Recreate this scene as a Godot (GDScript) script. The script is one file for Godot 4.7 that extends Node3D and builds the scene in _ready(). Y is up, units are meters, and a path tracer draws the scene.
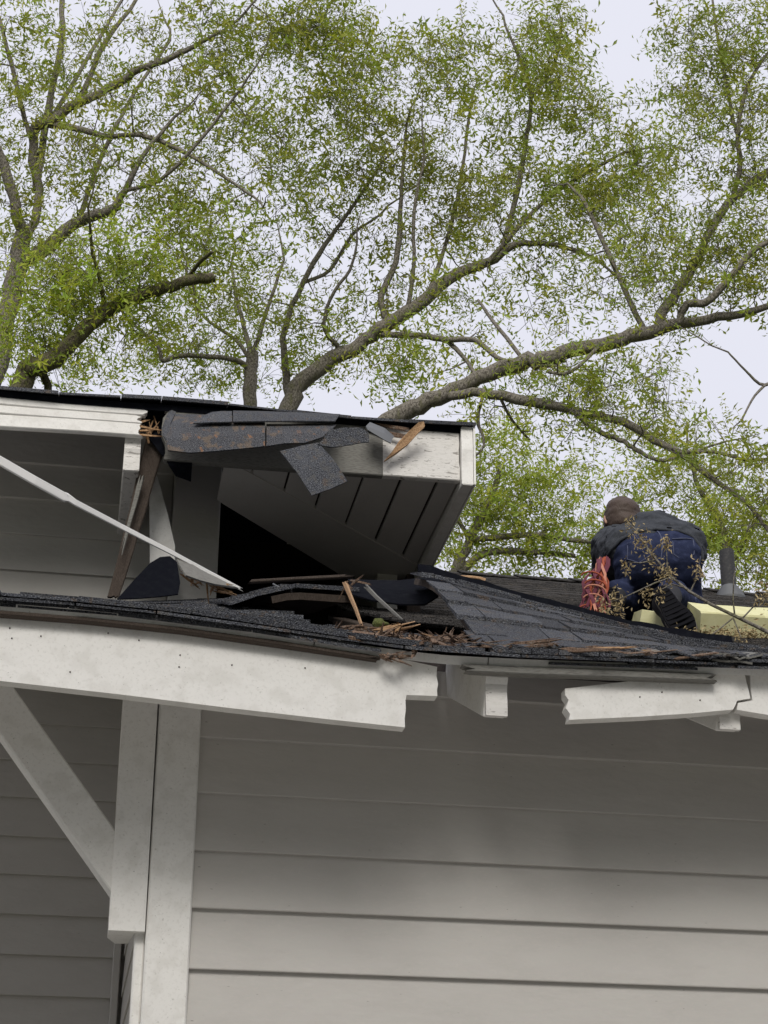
extends Node3D
# A storm-damaged bungalow eave under spring trees. World: x along the wall, y up, -z away from the viewer, metres.

var rng := RandomNumberGenerator.new()
var M := {}
var taken := {}
var wob := FastNoiseLite.new()

# ---------------------------------------------------------------- mesh building
class MB:
	var v := PackedVector3Array()
	var n := PackedVector3Array()
	var c := PackedColorArray()
	var ix := PackedInt32Array()
	# corners run counter-clockwise seen from outside
	func tri(a: Vector3, b: Vector3, d: Vector3) -> void:
		var nn := (b - a).cross(d - a).normalized()
		var k := v.size()
		v.append(a); v.append(b); v.append(d)
		n.append(nn); n.append(nn); n.append(nn)
		ix.append(k); ix.append(k + 2); ix.append(k + 1)
	func quad(a: Vector3, b: Vector3, d: Vector3, e: Vector3) -> void:
		var nn := (d - a).cross(e - b).normalized()
		var k := v.size()
		v.append(a); v.append(b); v.append(d); v.append(e)
		n.append(nn); n.append(nn); n.append(nn); n.append(nn)
		ix.append(k); ix.append(k + 2); ix.append(k + 1)
		ix.append(k); ix.append(k + 3); ix.append(k + 2)
	# eight corners: b0..b3 the lower ring counter-clockwise seen from above, t0..t3 above them
	func hexa(b: Array, t: Array) -> void:
		quad(b[3], b[2], b[1], b[0])
		quad(t[0], t[1], t[2], t[3])
		for i in 4:
			var j := (i + 1) % 4
			quad(b[i], b[j], t[j], t[i])
	func box(lo: Vector3, hi: Vector3) -> void:
		hexa([Vector3(lo.x, lo.y, hi.z), Vector3(hi.x, lo.y, hi.z), Vector3(hi.x, lo.y, lo.z), Vector3(lo.x, lo.y, lo.z)],
			[Vector3(lo.x, hi.y, hi.z), Vector3(hi.x, hi.y, hi.z), Vector3(hi.x, hi.y, lo.z), Vector3(lo.x, hi.y, lo.z)])
	# a box with chamfered edges along every side
	func bevel_box(lo: Vector3, hi: Vector3, w: float) -> void:
		var mid := (lo + hi) / 2.0
		var h := (hi - lo) / 2.0
		for ax in 3:
			var u := (ax + 1) % 3
			var q := (ax + 2) % 3
			for s in [-1.0, 1.0]:
				var p := []
				for k in [[-1, -1], [1, -1], [1, 1], [-1, 1]]:
					var r := Vector3.ZERO
					r[ax] = s * h[ax]
					r[u] = k[0] * (h[u] - w)
					r[q] = k[1] * (h[q] - w)
					p.append(mid + r)
				if s > 0: quad(p[0], p[1], p[2], p[3])
				else: quad(p[3], p[2], p[1], p[0])
			for s in [-1.0, 1.0]:
				for t in [-1.0, 1.0]:
					var p := []
					for k in [[-1, 0], [1, 0], [1, 1], [-1, 1]]:
						var r := Vector3.ZERO
						r[ax] = k[0] * (h[ax] - w)
						r[u] = s * (h[u] - (w if k[1] == 1 else 0.0))
						r[q] = t * (h[q] - (0.0 if k[1] == 1 else w))
						p.append(mid + r)
					if s * t < 0: quad(p[3], p[2], p[1], p[0])
					else: quad(p[0], p[1], p[2], p[3])
		for sx in [-1.0, 1.0]:
			for sy in [-1.0, 1.0]:
				for sz in [-1.0, 1.0]:
					var a := mid + Vector3(sx * h.x, sy * (h.y - w), sz * (h.z - w))
					var b := mid + Vector3(sx * (h.x - w), sy * h.y, sz * (h.z - w))
					var d := mid + Vector3(sx * (h.x - w), sy * (h.y - w), sz * h.z)
					if sx * sy * sz > 0: tri(a, b, d)
					else: tri(a, d, b)
	# a board swept along a path; u is its width direction. jag breaks its ends raggedly
	func plank(path: Array, u_in: Vector3, w: float, t: float, g: RandomNumberGenerator, jag0 := 0.0, jag1 := 0.0, bv := 0.003, nw := 6, taper := 1.0) -> void:
		var axis: Vector3 = (path[-1] - path[0]).normalized()
		var u := (u_in - axis * u_in.dot(axis)).normalized()
		var s := u.cross(axis)
		var across := [[-0.5, t / 2 - bv], [-0.5 + bv / w, t / 2]]
		for i in range(1, nw): across.append([-0.5 + float(i) / nw, t / 2])
		across.append([0.5 - bv / w, t / 2]); across.append([0.5, t / 2 - bv])
		var m := across.size()
		var j0 := []
		var j1 := []
		for i in m:
			j0.append(g.randf_range(-1, 1) * jag0)
			j1.append(g.randf_range(-1, 1) * jag1)
		var rings := []
		for k in path.size():
			var f := lerpf(1.0, taper, float(k) / (path.size() - 1))
			var front := []
			var back := []
			for i in m:
				var o: Vector3 = path[k] + u * across[i][0] * w * f
				if k == 0: o += axis * j0[i]
				if k == path.size() - 1: o += axis * j1[i]
				front.append(o + s * across[i][1] * f)
				back.append(o - s * across[i][1] * f)
			rings.append([front, back])
		for k in path.size() - 1:
			var A = rings[k]
			var B = rings[k + 1]
			for i in m - 1:
				quad(A[0][i], A[0][i + 1], B[0][i + 1], B[0][i])
				quad(A[1][i + 1], A[1][i], B[1][i], B[1][i + 1])
			quad(A[1][0], A[0][0], B[0][0], B[1][0])
			quad(A[0][m - 1], A[1][m - 1], B[1][m - 1], B[0][m - 1])
		var F = rings[0]
		var L = rings[-1]
		for i in m - 1:
			quad(F[0][i + 1], F[0][i], F[1][i], F[1][i + 1])
			quad(L[0][i], L[0][i + 1], L[1][i + 1], L[1][i])
	# a flat outline given thickness along -back
	func slab(pts: Array, facing: Vector3, depth: float) -> void:
		var nn := facing.normalized()
		var ux := (Vector3.UP.cross(nn) if absf(nn.y) < 0.9 else Vector3.RIGHT).normalized()
		var uy := nn.cross(ux)
		var flat := PackedVector2Array()
		for p in pts: flat.append(Vector2(p.dot(ux), p.dot(uy)))
		var order := pts.duplicate()
		if Geometry2D.is_polygon_clockwise(flat):
			order.reverse()
			flat.reverse()
		var ids := Geometry2D.triangulate_polygon(flat)
		var area := 1.0
		for i in range(0, ids.size(), 3):
			var a: Vector3 = order[ids[i]]
			var b: Vector3 = order[ids[i + 1]]
			var d: Vector3 = order[ids[i + 2]]
			area = (b - a).cross(d - a).dot(nn)
			if area < 0:
				var e := b
				b = d
				d = e
			tri(a, b, d)
			tri(a - nn * depth, d - nn * depth, b - nn * depth)
		for i in order.size():
			var p: Vector3 = order[i]
			var q: Vector3 = order[(i + 1) % order.size()]
			quad(p - nn * depth, q - nn * depth, q, p)
	# a curved sheet: rows of points, given a thickness below
	func sheet(rows: Array, t: float) -> void:
		var nr := rows.size()
		var nc: int = rows[0].size()
		var low := []
		for i in nr:
			var r := []
			for j in nc:
				var du: Vector3 = rows[i][mini(j + 1, nc - 1)] - rows[i][maxi(j - 1, 0)]
				var dv: Vector3 = rows[mini(i + 1, nr - 1)][j] - rows[maxi(i - 1, 0)][j]
				r.append(rows[i][j] - du.cross(dv).normalized() * t)
			low.append(r)
		for i in nr - 1:
			for j in nc - 1:
				quad(rows[i][j], rows[i][j + 1], rows[i + 1][j + 1], rows[i + 1][j])
				quad(low[i + 1][j], low[i + 1][j + 1], low[i][j + 1], low[i][j])
		for j in nc - 1:
			quad(low[0][j], low[0][j + 1], rows[0][j + 1], rows[0][j])
			quad(rows[nr - 1][j], rows[nr - 1][j + 1], low[nr - 1][j + 1], low[nr - 1][j])
		for i in nr - 1:
			quad(low[i + 1][0], low[i][0], rows[i][0], rows[i + 1][0])
			quad(rows[i + 1][nc - 1], rows[i][nc - 1], low[i][nc - 1], low[i + 1][nc - 1])
	# a smooth tapered tube
	func tube(pts: Array, rad: Array, sides := 8, lump: FastNoiseLite = null) -> void:
		var m := pts.size()
		var start := v.size()
		var side := Vector3.ZERO
		for k in m:
			var d: Vector3 = (pts[mini(k + 1, m - 1)] - pts[maxi(k - 1, 0)]).normalized()
			if k == 0:
				side = d.cross(Vector3.UP if absf(d.y) < 0.9 else Vector3.RIGHT).normalized()
			else:
				side = (side - d * side.dot(d)).normalized()
			var up := d.cross(side)
			for i in sides:
				var a := TAU * i / sides
				var o := side * cos(a) + up * sin(a)
				var r: float = rad[k]
				if lump: r *= 1.0 + 0.22 * lump.get_noise_3dv((pts[k] + o * r) * 9.0)
				v.append(pts[k] + o * r)
				n.append(o)
		for k in m - 1:
			for i in sides:
				var j := (i + 1) % sides
				var a := start + k * sides + i
				var b := start + k * sides + j
				ix.append(a); ix.append(b + sides); ix.append(b)
				ix.append(a); ix.append(a + sides); ix.append(b + sides)
		for e in [0, m - 1]:
			var cap := v.size()
			var d: Vector3 = (pts[0] - pts[1]).normalized() if e == 0 else (pts[m - 1] - pts[m - 2]).normalized()
			v.append(pts[e] + d * rad[e] * 0.3)
			n.append(d)
			for i in sides:
				var j := (i + 1) % sides
				var a: int = start + e * sides + i
				var b: int = start + e * sides + j
				if e == 0: ix.append(cap); ix.append(a); ix.append(b)
				else: ix.append(cap); ix.append(b); ix.append(a)
	func mesh(off := Vector3.ZERO) -> ArrayMesh:
		var arr := []
		arr.resize(Mesh.ARRAY_MAX)
		var p := v
		if off != Vector3.ZERO:
			p = PackedVector3Array()
			p.resize(v.size())
			for i in v.size(): p[i] = v[i] - off
		arr[Mesh.ARRAY_VERTEX] = p
		arr[Mesh.ARRAY_NORMAL] = n
		if c.size() == v.size(): arr[Mesh.ARRAY_COLOR] = c
		arr[Mesh.ARRAY_INDEX] = ix
		var am := ArrayMesh.new()
		am.add_surface_from_arrays(Mesh.PRIMITIVE_TRIANGLES, arr)
		return am

func numbered(called: String) -> String:
	if not taken.has(called):
		taken[called] = 0
		return called
	taken[called] += 1
	return "%s_%03d" % [called, taken[called]]

func thing(called: String, label: String, category: String, at := Vector3.ZERO, group := "") -> Node3D:
	var o := Node3D.new()
	o.name = numbered(called)
	add_child(o)
	o.position = at
	o.set_meta("label", label)
	o.set_meta("category", category)
	if group: o.set_meta("group", group)
	return o

func base_of(o: Node) -> Vector3:
	var p := Vector3.ZERO
	while o != self and o != null:
		if o is Node3D: p += o.position
		o = o.get_parent()
	return p

func part(parent: Node, called: String, mb: MB, m: Material, label := "") -> MeshInstance3D:
	var o := MeshInstance3D.new()
	o.name = called
	o.mesh = mb.mesh(base_of(parent))
	o.material_override = m
	o.cast_shadow = GeometryInstance3D.SHADOW_CASTING_SETTING_ON
	parent.add_child(o, true)
	if label: o.set_meta("label", label)
	return o

func single(called: String, mb: MB, m: Material, label: String, category: String, at: Vector3, group := "") -> MeshInstance3D:
	var o := MeshInstance3D.new()
	o.name = numbered(called)
	o.mesh = mb.mesh(at)
	o.material_override = m
	add_child(o)
	o.position = at
	o.set_meta("label", label)
	o.set_meta("category", category)
	if group: o.set_meta("group", group)
	return o

# ---------------------------------------------------------------- materials
func lin(r: float, g: float, b: float) -> Color:
	return Color(r, g, b).linear_to_srgb()

func noise_bytes(size: int, freq: float, oct: int, kind: int, sd: int) -> PackedByteArray:
	var f := FastNoiseLite.new()
	f.seed = sd
	f.noise_type = kind
	f.frequency = freq
	f.fractal_octaves = oct
	if kind == FastNoiseLite.TYPE_CELLULAR:
		f.fractal_type = FastNoiseLite.FRACTAL_NONE
		f.cellular_return_type = FastNoiseLite.RETURN_DISTANCE
	var im := f.get_seamless_image(size, size, false, false, 0.15, true)
	im.convert(Image.FORMAT_L8)
	return im.get_data()

# layers: [frequency, octaves, kind, low, high, colour, strength], colours as linear base colours
func tex(size: int, base: Color, layers: Array, sd: int) -> ImageTexture:
	var cols := PackedFloat32Array()
	cols.resize(size * size * 3)
	for i in size * size:
		cols[i * 3] = base.r; cols[i * 3 + 1] = base.g; cols[i * 3 + 2] = base.b
	for k in layers.size():
		var L = layers[k]
		var by := noise_bytes(size, L[0], L[1], L[2], sd + k * 17)
		var lut := PackedFloat32Array()
		for i in 256: lut.append(smoothstep(L[3], L[4], i / 255.0) * L[6] if L[3] < L[4] else (1.0 - smoothstep(L[4], L[3], i / 255.0)) * L[6])
		var q: Color = L[5]
		for i in size * size:
			var m := lut[by[i]]
			if m > 0.002:
				cols[i * 3] = lerpf(cols[i * 3], q.r, m)
				cols[i * 3 + 1] = lerpf(cols[i * 3 + 1], q.g, m)
				cols[i * 3 + 2] = lerpf(cols[i * 3 + 2], q.b, m)
	var out := PackedByteArray()
	out.resize(size * size * 3)
	for i in size * size * 3:
		out[i] = clampi(int(255.0 * (1.055 * pow(cols[i], 1.0 / 2.4) - 0.055 if cols[i] > 0.0031 else 12.92 * cols[i])), 0, 255)
	return ImageTexture.create_from_image(Image.create_from_data(size, size, false, Image.FORMAT_RGB8, out))

func bump(size: int, freq: float, oct: int, strength: float, sd: int, kind := FastNoiseLite.TYPE_SIMPLEX_SMOOTH) -> ImageTexture:
	var im := Image.create_from_data(size, size, false, Image.FORMAT_L8, noise_bytes(size, freq, oct, kind, sd))
	im.convert(Image.FORMAT_RGBA8)
	im.bump_map_to_normal_map(strength)
	return ImageTexture.create_from_image(im)

func mat(called: String, t: Texture2D, rough: float, scale: Vector3, nt: Texture2D = null, ns := 1.0, spec := 0.4) -> StandardMaterial3D:
	var m := StandardMaterial3D.new()
	m.resource_name = called
	m.albedo_texture = t
	m.roughness = rough
	m.metallic_specular = spec
	m.uv1_triplanar = true
	m.uv1_world_triplanar = true
	m.uv1_scale = scale
	m.uv1_triplanar_sharpness = 4.0
	if nt:
		m.normal_enabled = true
		m.normal_texture = nt
		m.normal_scale = ns
	M[called] = m
	return m

func plain(called: String, col: Color, rough: float, spec := 0.4) -> StandardMaterial3D:
	var m := StandardMaterial3D.new()
	m.resource_name = called
	m.albedo_color = col
	m.roughness = rough
	m.metallic_specular = spec
	M[called] = m
	return m

func make_materials() -> void:
	var SM := FastNoiseLite.TYPE_SIMPLEX_SMOOTH
	var CE := FastNoiseLite.TYPE_CELLULAR
	var grain := bump(256, 0.05, 4, 3.0, 5)
	var granule := bump(512, 0.16, 2, 7.0, 8)
	# white painted trim with small chips and grime
	var w := tex(512, Color(0.82, 0.805, 0.775), [
		[0.012, 4, SM, 0.45, 0.85, Color(0.66, 0.64, 0.60), 0.45],
		[0.09, 3, SM, 0.55, 0.9, Color(0.64, 0.62, 0.58), 0.45],
		[0.05, 3, SM, 0.86, 0.93, Color(0.42, 0.40, 0.36), 0.5],
		[0.16, 2, SM, 0.88, 0.92, Color(0.16, 0.15, 0.13), 0.7]], 11)
	mat("white_paint", w, 0.62, Vector3(1.7, 1.7, 1.7), grain, 0.12)
	var chip := tex(512, Color(0.72, 0.70, 0.67), [
		[0.03, 4, SM, 0.5, 0.8, Color(0.58, 0.56, 0.52), 0.6],
		[0.018, 4, SM, 0.73, 0.77, Color(0.22, 0.20, 0.18), 0.75],
		[0.07, 3, SM, 0.82, 0.86, Color(0.10, 0.09, 0.08), 0.9]], 31)
	mat("chipped_paint", chip, 0.7, Vector3(1.6, 6.0, 1.6), grain, 0.3)
	var sid := tex(512, Color(0.525, 0.503, 0.475), [
		[0.008, 4, SM, 0.35, 0.8, Color(0.480, 0.460, 0.435), 0.4],
		[0.10, 3, SM, 0.5, 0.95, Color(0.56, 0.525, 0.49), 0.5],
		[0.09, 2, SM, 0.90, 0.93, Color(0.16, 0.15, 0.13), 0.7]], 23)
	mat("siding_paint", sid, 0.6, Vector3(0.9, 2.6, 0.9), grain, 0.15)
	# asphalt shingles
	for k in 3:
		var b: float = [0.064, 0.080, 0.052][k]
		var s := tex(512, Color(b * 0.93, b * 0.98, b * 1.14), [
			[0.14, 2, SM, 0.52, 0.80, Color(b * 2.7, b * 2.8, b * 3.0), 0.85],
			[0.12, 2, SM, 0.45, 0.18, Color(b * 0.2, b * 0.2, b * 0.25), 0.95],
			[0.02, 4, SM, 0.5, 0.85, Color(b * 1.5, b * 1.45, b * 1.4), 0.6],
			[0.014, 4, SM, 0.72, 0.84, Color(0.15, 0.10, 0.06), 0.35]], 41 + k * 7)
		mat("shingle_%d" % k, s, 0.92, Vector3(2.2, 2.2, 2.2), granule, 0.8, 0.3)
	var old := tex(512, Color(0.046, 0.043, 0.042), [
		[0.30, 2, SM, 0.55, 0.85, Color(0.12, 0.115, 0.11), 0.7],
		[0.02, 4, SM, 0.5, 0.8, Color(0.09, 0.08, 0.072), 0.7],
		[0.012, 4, SM, 0.62, 0.8, Color(0.02, 0.019, 0.02), 0.7]], 71)
	mat("old_shingle", old, 0.95, Vector3(1.4, 1.4, 1.4), granule, 0.8, 0.25)
	var rub := tex(512, Color(0.075, 0.078, 0.088), [
		[0.13, 2, SM, 0.50, 0.80, Color(0.19, 0.19, 0.20), 0.8],
		[0.12, 2, SM, 0.45, 0.20, Color(0.015, 0.015, 0.018), 0.9],
		[0.010, 4, SM, 0.62, 0.80, Color(0.20, 0.145, 0.10), 0.55],
		[0.012, 4, SM, 0.74, 0.82, Color(0.34, 0.17, 0.08), 0.6]], 77)
	mat("rubbed_shingle", rub, 0.92, Vector3(2.4, 2.4, 2.4), granule, 0.8, 0.3)
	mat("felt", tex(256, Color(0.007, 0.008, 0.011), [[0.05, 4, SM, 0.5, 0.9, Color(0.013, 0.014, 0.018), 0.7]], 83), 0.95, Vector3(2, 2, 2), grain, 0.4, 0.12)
	# wood
	var raw := tex(512, Color(0.40, 0.25, 0.135), [
		[0.05, 4, SM, 0.4, 0.75, Color(0.24, 0.125, 0.06), 0.8],
		[0.15, 3, SM, 0.6, 0.9, Color(0.55, 0.39, 0.24), 0.7]], 91)
	mat("raw_wood", raw, 0.8, Vector3(4, 4, 4), grain, 0.6)
	var rot := tex(512, Color(0.175, 0.115, 0.082), [
		[0.06, 4, SM, 0.45, 0.75, Color(0.065, 0.038, 0.026), 0.85],
		[0.10, 3, SM, 0.62, 0.8, Color(0.33, 0.24, 0.17), 0.8],
		[0.03, 3, SM, 0.66, 0.8, Color(0.21, 0.19, 0.17), 0.7]], 97)
	mat("rotten_wood", rot, 0.9, Vector3(4, 4, 4), grain, 0.8)
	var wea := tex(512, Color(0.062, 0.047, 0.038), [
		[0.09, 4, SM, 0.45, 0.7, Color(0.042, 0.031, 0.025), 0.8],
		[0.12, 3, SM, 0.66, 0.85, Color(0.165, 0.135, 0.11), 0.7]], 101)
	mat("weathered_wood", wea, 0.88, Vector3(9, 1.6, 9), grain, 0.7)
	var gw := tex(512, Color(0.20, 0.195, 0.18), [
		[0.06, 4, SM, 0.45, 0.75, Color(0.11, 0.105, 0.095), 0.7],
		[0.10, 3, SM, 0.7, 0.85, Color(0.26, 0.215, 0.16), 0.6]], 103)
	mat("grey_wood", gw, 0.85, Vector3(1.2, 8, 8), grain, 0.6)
	# bark
	var bk := tex(512, Color(0.200, 0.182, 0.155), [
		[0.05, 4, SM, 0.45, 0.7, Color(0.085, 0.075, 0.064), 0.85],
		[0.012, 3, SM, 0.55, 0.8, Color(0.125, 0.125, 0.06), 0.6],
		[0.09, 3, SM, 0.65, 0.85, Color(0.185, 0.17, 0.145), 0.7]], 107)
	mat("bark", bk, 0.95, Vector3(1.6, 0.8, 1.6), bump(512, 0.05, 4, 9.0, 15), 1.0, 0.2)
	var mo := tex(512, Color(0.125, 0.11, 0.078), [
		[0.03, 4, SM, 0.4, 0.65, Color(0.125, 0.135, 0.045), 0.8],
		[0.07, 4, SM, 0.55, 0.75, Color(0.05, 0.043, 0.033), 0.8]], 109)
	mat("mossy_bark", mo, 0.95, Vector3(1.6, 0.8, 1.6), bump(512, 0.05, 4, 9.0, 16), 1.0, 0.2)
	mat("moss", tex(256, Color(0.11, 0.12, 0.035), [[0.12, 4, SM, 0.4, 0.7, Color(0.04, 0.05, 0.015), 0.8]], 113), 0.95, Vector3(8, 8, 8), grain, 0.8)
	# foam, cloth, rubber, metal
	mat("foam", tex(256, Color(0.66, 0.64, 0.38), [[0.02, 3, SM, 0.4, 0.8, Color(0.60, 0.575, 0.30), 0.6], [0.3, 2, SM, 0.6, 0.9, Color(0.72, 0.70, 0.48), 0.5]], 117), 0.85, Vector3(3, 3, 3), grain, 0.2)
	mat("foam_skin", tex(256, Color(0.76, 0.75, 0.62), [[0.02, 3, SM, 0.4, 0.8, Color(0.70, 0.69, 0.54), 0.6]], 119), 0.8, Vector3(3, 3, 3), grain, 0.2)
	var den := tex(512, Color(0.022, 0.028, 0.063), [
		[0.4, 2, SM, 0.55, 0.85, Color(0.048, 0.058, 0.110), 0.7],
		[0.015, 4, SM, 0.5, 0.8, Color(0.042, 0.052, 0.105), 0.7]], 121)
	mat("denim", den, 0.9, Vector3(3, 3, 3), bump(256, 0.4, 2, 4.0, 18), 0.5, 0.2)
	var jk := tex(512, Color(0.046, 0.050, 0.060), [
		[0.3, 2, SM, 0.5, 0.85, Color(0.095, 0.100, 0.112), 0.6],
		[0.02, 4, SM, 0.5, 0.8, Color(0.068, 0.073, 0.084), 0.7]], 123)
	mat("jacket_cloth", jk, 0.85, Vector3(3, 3, 3), bump(256, 0.3, 2, 4.0, 19), 0.5, 0.25)
	mat("hair", tex(256, Color(0.06, 0.041, 0.032), [[0.2, 3, SM, 0.5, 0.8, Color(0.125, 0.088, 0.07), 0.7]], 127), 0.6, Vector3(18, 3, 18), grain, 0.8)
	plain("stitch", lin(0.075, 0.085, 0.14), 0.85)
	plain("skin", lin(0.46, 0.27, 0.2), 0.6)
	plain("shoe_rubber", lin(0.010, 0.010, 0.012), 0.9, 0.15)
	plain("shoe_rim", lin(0.16, 0.15, 0.145), 0.7)
	mat("shoe_cloth", tex(256, Color(0.022, 0.022, 0.026), [[0.2, 3, SM, 0.5, 0.8, Color(0.04, 0.04, 0.045), 0.7]], 131), 0.85, Vector3(5, 5, 5))
	plain("strap_orange", lin(0.34, 0.080, 0.040), 0.8)
	plain("strap_pale", lin(0.50, 0.22, 0.15), 0.8)
	plain("strap_maroon", lin(0.13, 0.032, 0.05), 0.8)
	plain("lead_grey", lin(0.13, 0.135, 0.145), 0.6)
	mat("pipe_grey", tex(256, Color(0.035, 0.035, 0.037), [[0.04, 4, SM, 0.5, 0.8, Color(0.065, 0.062, 0.06), 0.7]], 137), 0.75, Vector3(4, 4, 4), grain, 0.4)
	plain("trim_white", lin(0.74, 0.73, 0.71), 0.5)
	plain("nail_steel", lin(0.10, 0.085, 0.07), 0.6)
	plain("print_ink", lin(0.22, 0.22, 0.14), 0.8)
	mat("concrete", tex(512, Color(0.36, 0.345, 0.315), [[0.02, 4, SM, 0.4, 0.8, Color(0.28, 0.27, 0.25), 0.7], [0.2, 3, SM, 0.5, 0.8, Color(0.42, 0.40, 0.37), 0.6]], 149), 0.95, Vector3(0.5, 0.5, 0.5))
	mat("grass_ground", tex(512, Color(0.092, 0.10, 0.055), [[0.03, 4, SM, 0.4, 0.8, Color(0.15, 0.14, 0.10), 0.7], [0.2, 3, SM, 0.5, 0.8, Color(0.04, 0.06, 0.02), 0.7]], 139), 1.0, Vector3(0.4, 0.4, 0.4))
	var lf := plain("leaf", Color.WHITE, 0.6, 0.35)
	lf.vertex_color_use_as_albedo = true
	lf.cull_mode = BaseMaterial3D.CULL_DISABLED
	lf.backlight_enabled = true
	lf.backlight = Color(0.95, 1.0, 0.6)
	var dl := plain("dry_leaf", Color.WHITE, 0.8, 0.3)
	dl.vertex_color_use_as_albedo = true
	dl.cull_mode = BaseMaterial3D.CULL_DISABLED
	dl.backlight_enabled = true
	dl.backlight = Color(0.4, 0.36, 0.26)

# ---------------------------------------------------------------- roof shape
const EAVE := [[-1.2, 3.158], [-0.23, 3.154], [0.025, 3.150], [0.336, 3.133], [0.482, 3.115], [0.665, 3.100], [0.825, 3.090], [1.03, 3.092], [1.23, 3.098], [1.46, 3.104], [1.66, 3.110], [1.95, 3.120], [2.4, 3.13], [6.0, 3.13]]
const RIM := [[0.96, 0.172], [1.013, 0.168], [1.256, 0.113], [1.451, 0.072], [1.647, 0.031], [1.878, 0.002], [2.1, -0.004], [6.0, -0.004]]

func table(t: Array, x: float) -> float:
	if x <= t[0][0]: return t[0][1]
	for i in t.size() - 1:
		if x <= t[i + 1][0]:
			return lerpf(t[i][1], t[i + 1][1], (x - t[i][0]) / (t[i + 1][0] - t[i][0]))
	return t[-1][1]

func base_h(x: float, z: float) -> float:      # z is the distance behind the viewer's plane
	if z > 7.6: return 3.12 + 0.412 * 3.55 + 0.5 * (minf(z, 10.0) - 7.6) - 0.5 * maxf(z - 10.0, 0.0)
	return 3.12 + lerpf(0.394, 0.412, smoothstep(0.0, 0.6, x)) * (z - 4.05)

func roof_h(x: float, z: float) -> float:
	var f := 1.0 - smoothstep(4.05, 5.0, z)
	return base_h(x, z) + (table(EAVE, x) - 3.12) * f

func sheet_h(x: float, z: float) -> float:     # the buckled sheet right of the hole
	var f := clampf((z - 4.25) / 0.95, 0.0, 1.0)
	return roof_h(x, z) + table(RIM, x) * f * (2.0 - f)

func ledge_h(x: float, z: float) -> float:     # lifted deck behind the hole
	return base_h(x, z) + 0.095 * (1.0 - smoothstep(5.2, 6.9, z)) * smoothstep(0.28, 0.62, x)

func old_h(x: float, z: float) -> float:
	return base_h(x, z) - 0.012 * (1.0 - smoothstep(7.0, 7.6, z))

func at_roof(fn: Callable, x: float, z: float, lift := 0.0) -> Vector3:
	return Vector3(x, fn.call(x, z) + lift, -z)

# one shingle tab: butt edge down-slope, tucked under the next course up-slope
func tab(mb: MB, fn: Callable, x0: float, x1: float, z0: float, z1: float, th: float, lift := 0.0) -> void:
	var j := rng.randf_range(-0.004, 0.004)
	var k := rng.randf_range(-0.004, 0.004)
	var b := [at_roof(fn, x0, z0 + j, lift), at_roof(fn, x1, z0 + k, lift), at_roof(fn, x1, z1, lift - 0.004), at_roof(fn, x0, z1, lift - 0.004)]
	var t := [at_roof(fn, x0, z0 + j, lift + th), at_roof(fn, x1, z0 + k, lift + th), at_roof(fn, x1, z1, lift), at_roof(fn, x0, z1, lift)]
	mb.hexa(b, t)

# courses of shingles on a roof patch; the first `own` courses as single pieces, the rest joined
func shingles(parent: Node, fn: Callable, x0: float, x1: float, z0: float, z1: float, own: int, mats: Array, wide: Array, keep: Callable, expo := 0.128) -> void:
	var rest := {}
	var k := 0
	var z := z0
	while z < z1 - 0.02:
		var ze := minf(z + expo + 0.05, z1)
		var x := x0 - rng.randf_range(0.0, 0.12)
		while x < x1 - 0.015:
			var w := rng.randf_range(wide[0], wide[1])
			var xa := maxf(x, x0)
			var xb := minf(x + w, x1)
			x += w
			if xb - xa < 0.02 or not keep.call((xa + xb) / 2.0, z + expo / 2.0): continue
			var which := rng.randi() % mats.size()
			var th := rng.randf_range(0.007, 0.011) + (0.005 if rng.randf() < 0.45 else 0.0)
			if k < own:
				var mb := MB.new()
				tab(mb, fn, xa + 0.0015, xb - 0.0015, z, ze, th, 0.004)
				part(parent, "shingle", mb, mats[which])
			else:
				if not rest.has(which): rest[which] = MB.new()
				tab(rest[which], fn, xa + 0.001, xb - 0.001, z, ze, th, 0.004)
		z += expo
		k += 1
	for which in rest:
		var o := part(parent, "shingle_courses", rest[which], mats[which])
		o.set_meta("kind", "stuff")

func deck(fn: Callable, x0: float, x1: float, z0: float, z1: float, drop: float, t: float, nx: int, nz: int) -> MB:
	var mb := MB.new()
	var rows := []
	for i in nz + 1:
		var r := []
		for j in nx + 1:
			r.append(at_roof(fn, lerpf(x0, x1, float(j) / nx), lerpf(z0, z1, float(i) / nz), -drop))
		rows.append(r)
	mb.sheet(rows, t)
	return mb

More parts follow.
